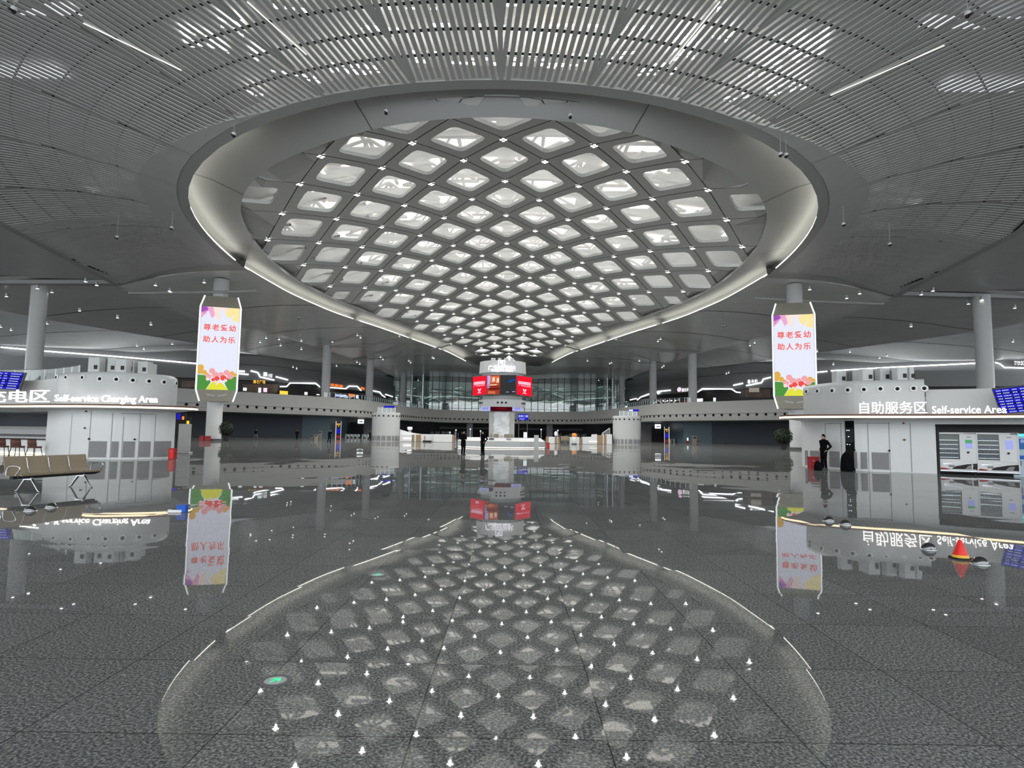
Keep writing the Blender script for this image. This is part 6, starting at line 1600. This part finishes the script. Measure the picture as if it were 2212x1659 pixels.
# the desk: faceted ring with sloping top
dk = thing('information_desk', 'white faceted ring desk around the tower with a lit plinth', 'desk', (TX, TY, 0))
R0, R1, R2_ = 5.35, 5.30, 4.75
def oc(r, z): return [Vector((x, y, z)) for x, y in ngon(r, 8, pi/8)]
mb = MB(); mb.loft([oc(R0-.25, 0), oc(R0-.25, .14), oc(R0, .16), oc(R1, .72)], True); mb.build('front_panel', MT['drum'], dk)
mb = MB(); mb.loft([oc(R1, .73), oc(R1+.02, .76), oc(R2_, 1.14), oc(R2_-.35, 1.14), oc(R2_-.4, .75), oc(R2_-.4, 0)], True); mb.build('sloping_top', MT['white'], dk)
mb = MB(); P_ = oc(R0-.10, .10); mb.tube(P_, .05, 6, closed=True); mb.build('plinth_light', MT['ledwhite2'] if 'ledwhite2' in MT else emit('ledwhite2', (1, .96, .9), 1.6), dk)
for px, w_ in ((1061.5, .55), (1099, .52)):
    p = AY(px, 946, TY-4.9); mb = MB(); mb.box((p.x, TY-4.72, 1.02), (w_, .06, .18)); mb.build('nameplate', MT['darkgrey'] if px < 1080 else MT['grey'], dk)
p = AY(1158.5, 950, TY-4.2); mb = MB(); mb.box((p.x, TY-4.25, .75), (.50, .40, 1.48)); mb.build('monitor_plinth', MT['drum'], dk)
p = AY(1134.5, 939, TY-4.0); t = thing('tablet_sign', 'white lit upright tablet standing on the information desk', 'tablet', (p.x, TY-4.5, 1.14))
mb = MB(); mb.rbox((p.x, TY-4.5, 1.14+.34), (.40, .05, .64), .02); mb.build('casing', MT['white'], t)
mb = MB(); mb.box((p.x, TY-4.53, 1.14+.36), (.34, .02, .54)); mb.build('screen', MT['paleglow'], t)
for k, (px, py, w_) in enumerate(((1071, 941, .55), (1095, 942, .62), (1105.5, 940, .28), (1060, 939, .16))):
    p = AY(px, py, TY-4.4); t = thing('desk_chair_back' if 0 else 'office_chair', f'tan office chair behind the information desk, {["below the relief, left", "below the relief, right", "farthest right, seen edge-on", "farthest left, seen edge-on"][k]}', 'chair', (p.x, TY-3.4, 0), 'tan chairs behind the information desk')
    mb = MB(); mb.rbox((p.x, TY-3.2, 1.22), (w_, .08, .66), .04, M=Matrix.Rotation(0, 3, 'X')); mb.build('backrest', MT['beige'], t)
    mb = MB(); mb.rbox((p.x, TY-3.4, .50), (max(w_, .4), .45, .10), .05); mb.build('seat', MT['beige'], t)
    mb = MB(); mb.lathe([(.22, 0), (.22, .03), (.03, .06), (.03, .46)], (p.x, TY-3.4, 0), 12); mb.build('pedestal', MT['steel'], t)
    mb = MB(); mb.box((p.x, TY-3.18, .72), (.07, .03, .50)); mb.build('back_strut', MT['black'], t)
p = G(1185.5, 968); t = thing('fire_box', 'red fire box at the right end of the information desk', 'box', (p.x, 68.5, 0))
mb = MB(); mb.rbox((AY(1182, 960, 68.5).x+.1, 68.5, .34), (.34, .3, .66), .02); mb.build('body', MT['red'], t)
mb = MB(); mb.box((AY(1182, 960, 68.5).x+.1, 68.34, .34), (.26, .01, .5)); mb.build('door', MT['redbright'], t)
p = AY(1130, 901, 100); t = thing('gate_sign', 'blue lit hanging sign with white characters, right of the tower column', 'sign', tuple(p))
w_ = 23*100/F; h_ = 13.5*100/F
mb = MB(); mb.box(p, (w_, .2, h_)); mb.build('board', MT['black'], t)
mb = MB(); mb.box(p+Vector((0, -.11, 0)), (w_*.97, .02, h_*.94)); mb.build('lit_face', MT['screenblue'], t)
mb = MB(); textmb(mb, '北站二层', .40, frame(p+Vector((.0, -.14, .12)), (1, 0, 0), (0, 0, 1)), 0, bold=.01); mb.build('lettering', MT['screentext'], t)
mb = MB(); mb.box(p+Vector((-.2, -.14, -.32)), (w_*.5, .01, .09)); mb.build('small_line', MT['screentext'], t)
for sx in (-1, 1): mb = MB(); mb.tube([p+Vector((sx*w_*.4, 0, 0)), Vector((p.x+sx*w_*.4, p.y, 0))], .06, 8); mb.build('post', MT['darkgrey'], t)
# ---------------------------------------------------------------- cylinder kiosks
def cyl(px, py, label, sgn):
    g = G(px, py); Yc = 109.5; c = AY(px, 940, Yc); r = 30.5*(Yc-2)/F; H = 5.05
    t = thing('cylinder_kiosk', label, 'kiosk', (c.x, Yc, 0))
    sh = [(c.x+r*1.0*cos(a_)*(1.0), Yc+r*.92*sin(a_)) for a_ in [2*pi*k/48 for k in range(48)]]
    def rg(f_, z): return [Vector((c.x+(x-c.x)*f_, Yc+(y-Yc)*f_, z)) for x, y in sh]
    mb = MB(); rows = [rg(.985, 0), rg(.985, 1.0), rg(1.0, 4.7), rg(1.01, 4.95), rg(.985, 5.05)]; mb.loft(rows, True); mb.poly(rows[-1]); mb.build('shell', MT['drum'], t, smooth=True, angle=40)
    rnd = random.Random(int(px)); a_ = -pi*.98
    while a_ < -.05:
        w_ = rnd.choice([.10, .16, .22, .30]); mb = MB()
        arc = [a_+w_*k/4 for k in range(5)]
        mb.loft([[Vector((c.x+r*.997*cos(b_), Yc+r*.917*sin(b_), z)) for b_ in arc] for z in (.12, .95)]); mb.build('vent_grille', MT['grille'], t); a_ += w_+.08
    for k in range(9):
        b_ = -pi+(k+.6)*pi/9.2; d = Vector((cos(b_), sin(b_), 0)); mb = MB(); mb.disc(Vector((c.x+r*.995*cos(b_), Yc+r*.915*sin(b_), 4.45)), d, .15, .05, 10); mb.build('air_nozzle', MT['hole'], t)
    ry = Yc-.5; rl = thing('roof_rail', 'glass-and-steel roof rail with a blue strip on the '+('right' if sgn > 0 else 'left')+' cylinder kiosk', 'railing', (c.x, ry, 5.05))
    mb = MB(); mb.add([(c.x-1.4, ry, 5.05), (c.x+1.7, ry, 5.05), (c.x+1.7, ry, 6.0), (c.x-1.4, ry, 6.0)], [(0, 1, 2, 3)]); mb.build('glass_pane', MT['railglass'], rl)
    for k in range(5): mb = MB(); mb.box((c.x-1.4+.78*k, ry, 5.53), (.06, .06, .96)); mb.build('post', MT['steel'], rl)
    mb = MB(); x0 = -.4 if sgn < 0 else .1
    mb.box((c.x+x0+1.0, ry-.10, 6.1), (1.9, .14, .34)); mb.build('blue_strip', MT['screenblue'], rl)
    if sgn > 0: mb = MB(); mb.box((c.x+x0+.5, ry-.19, 6.1), (.7, .04, .22)); mb.build('white_strip', MT['ledwhite'], rl)
cyl(833, 953, 'white cylinder kiosk with grey vents at its foot, left of the desk', -1)
cyl(1354, 960.5, 'white cylinder kiosk with grey vents at its foot, right of the desk', 1)
# ---------------------------------------------------------------- white counters between cylinders and desk
def counter(name, segs, Y, label):
    t = thing('service_counter', label, 'counter', (AY((segs[0][0]+segs[-1][1])/2, 940, Y).x, Y+.8, 0))
    for x0, x1, y0, y1, m, nm in segs:
        a, b = AY(x0, y0, Y), AY(x1, y0, Y); za, zb_ = a.z, AY(x1, y1, Y).z
        mb = MB(); d_ = 1.6 if m in ('white', 'drum') else 1.55; yo = 0 if m in ('white', 'drum') else -.06
        mb.add([(a.x, Y+yo, .03), (b.x, Y+yo, .03), (b.x, Y+yo, zb_), (a.x, Y+yo, za), (a.x, Y+yo+d_, .03), (b.x, Y+yo+d_, .03), (b.x, Y+yo+d_, zb_), (a.x, Y+yo+d_, za)], [(0, 1, 2, 3), (5, 4, 7, 6), (3, 2, 6, 7), (0, 3, 7, 4), (1, 5, 6, 2)])
        mb.build(nm, MT[m], t)
    mb = MB(); mb.box((AY((segs[0][0]+segs[-1][1])/2, 940, Y).x, Y+.75, .03), ((segs[-1][1]-segs[0][0])*Y/F*.97, 1.4, .06)); mb.build('plinth', MT['darkgrey'], t)
    return t
t = counter('c', [(864, 889.8, 938.5, 938.8, 'white', 'counter_front'), (890.8, 894.5, 939, 939, 'wood', 'wood_panel'), (895, 898.8, 939, 939, 'white', 'divider'), (899, 909, 939, 939, 'wood', 'wood_panel'), (909.5, 914.8, 938.5, 938.5, 'white', 'counter_front'), (937, 977, 938.8, 939.2, 'white', 'counter_front'), (977.5, 981, 939.5, 939.5, 'wood', 'wood_panel')], 106, 'long white service counter with wood panels, left of the desk')
mb = MB(); pts = [(864, 927.5), (872, 930), (884, 933.5), (898, 936), (912, 937.8), (977, 938.6)]; A_ = [AY(x, y, 107.2) for x, y in pts]
mb.loft([A_, [Vector((p.x, p.y, .0)) for p in A_]]); mb.build('sweeping_back', MT['white'], t)
mb = MB(); a, b = AY(871, 947.2, 105.9), AY(889, 947.2, 105.9); mb.box(((a.x+b.x)/2, 105.93, a.z), (b.x-a.x, .06, .22)); mb.build('light_bar', MT['ledwhite2'], t)
a, b = AY(915, 950, 106.6), AY(936.5, 950, 106.6); bx_ = thing('luggage_scale', 'low dark luggage scale in the gap of the left counter', 'scale', ((a.x+b.x)/2, 104.9, 0))
mb = MB(); mb.box(((a.x+b.x)/2, 104.9, .14), (b.x-a.x-.3, .7, .26)); mb.build('platform', MT['black'], bx_); mb = MB(); mb.box((a.x+.4, 105.0, .55), (.16, .2, 1.0)); mb.build('display_post', MT['wood'], bx_)
t = counter('c', [(1180, 1184.5, 943.5, 943.5, 'wood', 'wood_panel'), (1185, 1198.5, 943.6, 943.7, 'white', 'counter_front'), (1199, 1203, 943.7, 943.8, 'wood', 'wood_panel'), (1203.5, 1205, 943.8, 943.8, 'white', 'divider'), (1205.5, 1209, 943.8, 943.8, 'wood', 'wood_panel')], 108, 'short white and wood service counter right of the desk')
t = counter('c', [(1232, 1251.5, 944, 944, 'white', 'counter_front'), (1252.5, 1257, 946, 946, 'wood', 'wood_panel'), (1258, 1280, 944, 943.5, 'white', 'counter_front'), (1280, 1290, 938.5, 938, 'white', 'raised_front'), (1290.5, 1301.5, 940, 940, 'wood', 'wood_panel'), (1302, 1304.5, 938, 938, 'white', 'divider'), (1305, 1309.5, 940, 940, 'wood', 'wood_panel'), (1310, 1322, 938, 938, 'white', 'counter_front')], 108, 'stepped white service counter next to the right cylinder kiosk')
mb = MB(); a, b = AY(1273, 953.8, 107.9), AY(1290, 953.8, 107.9); mb.box(((a.x+b.x)/2, 107.93, a.z), (b.x-a.x, .06, .16)); mb.build('light_bar', MT['ledwhite2'], t)
a, b = AY(1209.5, 950, 110), AY(1231, 950, 110); t = thing('waiting_bench', 'low grey bench between the two right-hand counters', 'bench', ((a.x+b.x)/2, 110, 0))
mb = MB(); mb.rbox(((a.x+b.x)/2, 110, .42), (b.x-a.x-.25, .5, .12), .1); mb.build('seat', MT['darkgrey'], t); mb = MB(); mb.rbox(((a.x+b.x)/2, 110.3, .95), (b.x-a.x-.25, .12, .8), .05); mb.build('backrest', MT['beige'], t)
for sx in (-1, 1): mb = MB(); mb.box(((a.x+b.x)/2+sx*.6, 110, .18), (.1, .4, .36)); mb.build('leg', MT['black'], t)
p = AY(1240.5, 945, 105.5); t = thing('display_stand', 'rounded orange and white display stand before the right counters', 'stand', (p.x, 105.5, 0))
mb = MB(); mb.lathe([(.42, 0), (.45, .06), (.40, .12)], (p.x, 105.5, 0), 18); mb.build('foot', MT['black'], t)
mb = MB(); mb.lathe([(.40, .12), (.52, .5), (.50, 1.0), (.40, 1.25)], (p.x, 105.5, 0), 18, False); mb.build('white_barrel', MT['white'], t, smooth=True)
mb = MB(); mb.lathe([(.40, 1.25), (.48, 1.45), (.36, 1.8), (.0, 1.92)], (p.x, 105.5, 0), 18, False); mb.build('orange_cap', MT['orangetoy'], t, smooth=True)
p = AY(1203.5, 938, 107.2); t = thing('glass_jar_lamp', 'white domed lamp standing behind the short right counter', 'lamp', (p.x, 110.2, 0))
mb = MB(); mb.lathe([(.10, 0), (.06, .1), (.06, 1.4)], (p.x, 110.2, 0), 10); mb.build('stem', MT['steel'], t); mb = MB(); mb.lathe([(.28, 1.4), (.30, 1.9), (.18, 2.15), (0, 2.2)], (p.x, 110.2, 0), 14); mb.build('shade', MT['white'], t, smooth=True)
p = AY(885.5, 925, 120); t = thing('counter_sign', 'white lit box sign on a post above the left counter', 'sign', (p.x, 120, 0))
mb = MB(); mb.rbox((p.x, 120, p.z), (.92, .2, .52), .06); mb.build('lit_box', MT['ledwhite'], t); mb = MB(); mb.box((p.x, 120.05, p.z/2-.1), (.6, .1, p.z-.3)); mb.build('post', MT['grey'], t)
# white slanting stair rail beside the right cylinder
a, b = AY(1301, 936, 112), AY(1317, 925, 112); t = thing('stair_rail', 'white slanting stair rail left of the right cylinder kiosk', 'railing', (a.x, 112, 0))
mb = MB(); mb.tube([a, b], .07, 6); mb.build('handrail', MT['white'], t)
for k in range(6): c = a.lerp(b, k/5); mb = MB(); mb.tube([c, Vector((c.x, c.y, max(0, c.z-1.0) if k else 0))], .05, 6); mb.build('baluster', MT['white'], t)
mb = MB(); mb.tube([b, Vector((b.x, b.y, 0))], .07, 6); mb.build('newel_post', MT['white'], t)
# ---------------------------------------------------------------- bins, totems, small signs, plants by the pillars
def binset(boxes, Y, side_):
    for k, (x0, x1, yt, m, lb) in enumerate(boxes):
        a, b = AY(x0, 945, Y), AY(x1, 945, Y); z = AY((x0+x1)/2, yt, Y).z; w_ = b.x-a.x; cx_ = (a.x+b.x)/2; Yk = Y+.35*k
        t = thing('waste_bin', lb+f' by the {side_} mezzanine pillar', 'bin', (cx_, Yk, 0))
        mb = MB(); mb.rbox((cx_, Yk, z/2), (w_*.96, .5, z), .04); mb.build('body', MT[m], t)
        mb = MB(); mb.box((cx_, Yk-.26, z*.82), (w_*.6, .03, z*.14)); mb.build('opening', MT['hole'], t)
mat('binbrown', (.16, .14, .12), .4); mat('bintan', (.30, .26, .20), .4)
binset([(669, 677.5, 940, 'darkgrey', 'low dark waste bin'), (677.8, 686, 938.5, 'bintan', 'middle tan waste bin'), (686.3, 692, 930, 'binbrown', 'tall brown waste bin')], 104, 'left')
binset([(1495, 1504.5, 941.5, 'binbrown', 'tall brown waste bin'), (1505, 1512, 951, 'darkgrey', 'low dark waste bin')], 106, 'right')
def totem(px, yt, yb, w_, Y, lab, amber):
    a = AY(px, yt, Y); z = a.z; W2 = w_*Y/F
    t = thing('wayfinding_totem', lab, 'totem', (a.x, Y, 0))
    mb = MB(); mb.box((a.x, Y, z/2), (W2*.8, .22, z)); mb.build('board', MT['black'], t)
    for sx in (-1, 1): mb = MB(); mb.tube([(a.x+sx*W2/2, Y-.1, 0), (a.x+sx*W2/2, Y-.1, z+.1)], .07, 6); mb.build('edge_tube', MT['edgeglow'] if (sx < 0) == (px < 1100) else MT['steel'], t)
    mb = MB(); mb.box((a.x, Y-.12, z*.47), (W2*.66, .02, z*.26)); mb.build('blue_field', MT['screenblue'], t)
    mb = MB(); textmb(mb, '出口\n→', W2*.36, frame((a.x, Y-.13, z*.80), (1, 0, 0), (0, 0, 1)), 0, bold=.01); mb.build('amber_text', MT['amber'], t)
    mb = MB(); mb.box((a.x, Y-.12, z*.14), (W2*.7, .02, z*.18)); mb.build('red_foot', MT['red'], t)
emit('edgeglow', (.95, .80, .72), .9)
totem(732, 911, 949, 11, 124, 'tall wayfinding totem with amber and blue fields, left side', True)
totem(1440, 923, 957, 10, 140, 'tall wayfinding totem with amber and blue fields, right side', True)
for px, py, w_, h_, Y, lb in ((779.5, 910.5, 13, 9, 166, 'white lit hanging sign under the left mezzanine'), (1421, 921, 12.5, 9, 166, 'white lit hanging sign under the right mezzanine')):
    p = AY(px, py, Y); t = thing('hanging_sign', lb, 'sign', tuple(p)); W2, H2 = w_*Y/F, h_*Y/F
    mb = MB(); mb.rbox(p, (W2, .2, H2), .05); mb.build('lit_box', MT['ledwhite'], t)
    mb = MB(); mb.box(p+Vector((W2*.05, -.11, -H2*.05)), (W2*.6, .02, H2*.22)); mb.build('arrow_mark', MT['darkgrey'], t)
    for sx in (-1, 1): mb = MB(); mb.tube([p+Vector((sx*W2*.35, 0, H2*.4)), Vector((p.x+sx*W2*.35, p.y, 5.301))], .03, 6); mb.build('hanger', MT['darkgrey'], t)
def plant(px, Y, zc, r, label, seed):
    c = AY(px, 930, Y); t = thing('potted_tree', label, 'potted plant', (c.x, Y, 0)); rnd = random.Random(seed)
    mb = MB(); mb.lathe([(.30, 0), (.46, .75), (.48, .80), (.42, .80), (.40, .7)], (c.x, Y, 0), 20); mb.build('pot', MT['terracotta'], t, smooth=True, angle=40)
    mb = MB(); mb.tube([(c.x, Y, .7), (c.x+.03, Y, zc-r*.5)], .07, 8); mb.build('stem', MT['brown'], t)
    mb = MB()
    mb.ball((c.x, Y, zc), r*.72, 14)
    for k in range(1500):
        d = Vector((rnd.gauss(0, 1), rnd.gauss(0, 1), rnd.gauss(0, 1))).normalized(); p = Vector((c.x, Y, zc))+d*r*rnd.uniform(.66, 1.02)
        x = d.orthogonal().normalized(); x.rotate(Matrix.Rotation(rnd.uniform(0, 6.28), 3, d)); y = (d.cross(x)+d*rnd.uniform(-.6, .6)).normalized(); l_ = rnd.uniform(.12, .22)*r
        mb.add([p-x*l_*.35, p+y*l_*.6, p+x*l_*.35, p-y*l_*.6], [(0, 1, 2, 3)])
    mb.build('foliage', MT['leaf'], t)
plant(489.5, 84.5, 1.70, 1.05, 'dark ball-shaped potted tree beside the left sign pillar', 1)
plant(1692, 82, 1.80, 1.18, 'dark ball-shaped potted tree beside the right sign pillar', 2)
for k, (x0, x1) in enumerate(((432, 442), (443, 454))):
    a, b = AY(x0, 948, 86), AY(x1, 948, 86); t = thing('red_box', f'red box at the foot of the left sign pillar, {["left", "right"][k]} one', 'box', ((a.x+b.x)/2, 86, 0))
    mb = MB(); mb.rbox(((a.x+b.x)/2, 86, .33), (b.x-a.x-.04, .5, .64), .03); mb.build('body', MT['red'], t); mb = MB(); mb.rbox(((a.x+b.x)/2, 86, .67), (b.x-a.x, .54, .05), .03); mb.build('lid', MT['red'], t)
a = AY(1485.5, 950, 150); t = thing('red_box', 'small red box with a white lamp at the foot of the right mezzanine pillar', 'box', (a.x, 150, 0))
mb = MB(); mb.rbox((a.x, 150, .3), (.55, .4, .58), .03); mb.build('body', MT['red'], t); mb = MB(); mb.box((a.x, 150, .95), (.3, .2, .7)); mb.build('lamp', MT['paleglow'], t)
# rows of ticket gates and barriers, dim under the mezzanine
for sd, xs in (('left', [748, 756, 764, 772, 784, 792]), ('right', [1447, 1455, 1463, 1471])):
    for k, px in enumerate(xs):
        c = AY(px, 945, 158); t = thing('ticket_gate', f'grey ticket gate under the {sd} mezzanine, {ORD[k+1]} from the left', 'gate', (c.x, 158, 0), f'ticket gates under the {sd} mezzanine')
        mb = MB(); mb.rbox((c.x, 158, .5), (.35, 1.4, 1.0), .08); mb.build('cabinet', MT['grey'], t)
        mb = MB(); mb.box((c.x, 157.28, .93), (.25, .03, .1)); mb.build('reader', MT['black'], t)
        mb = MB(); mb.box((c.x+.4, 158, .62), (.45, .04, .6)); mb.build('flap', MT['railglass'], t)
for k, px in enumerate((1552, 1558.5)):
    c = AY(px, 950, 140); t = thing('queue_post', f'slim dark queue post before the right dark wall, {["left", "right"][k]} one', 'queue post', (c.x, 140, 0))
    mb = MB(); mb.lathe([(.25, 0), (.25, .04), (.05, .06), (.05, 1.0), (.08, 1.02), (.08, 1.1)], (c.x, 140, 0), 12); mb.build('post', MT['darkgrey'], t, smooth=True, angle=40)
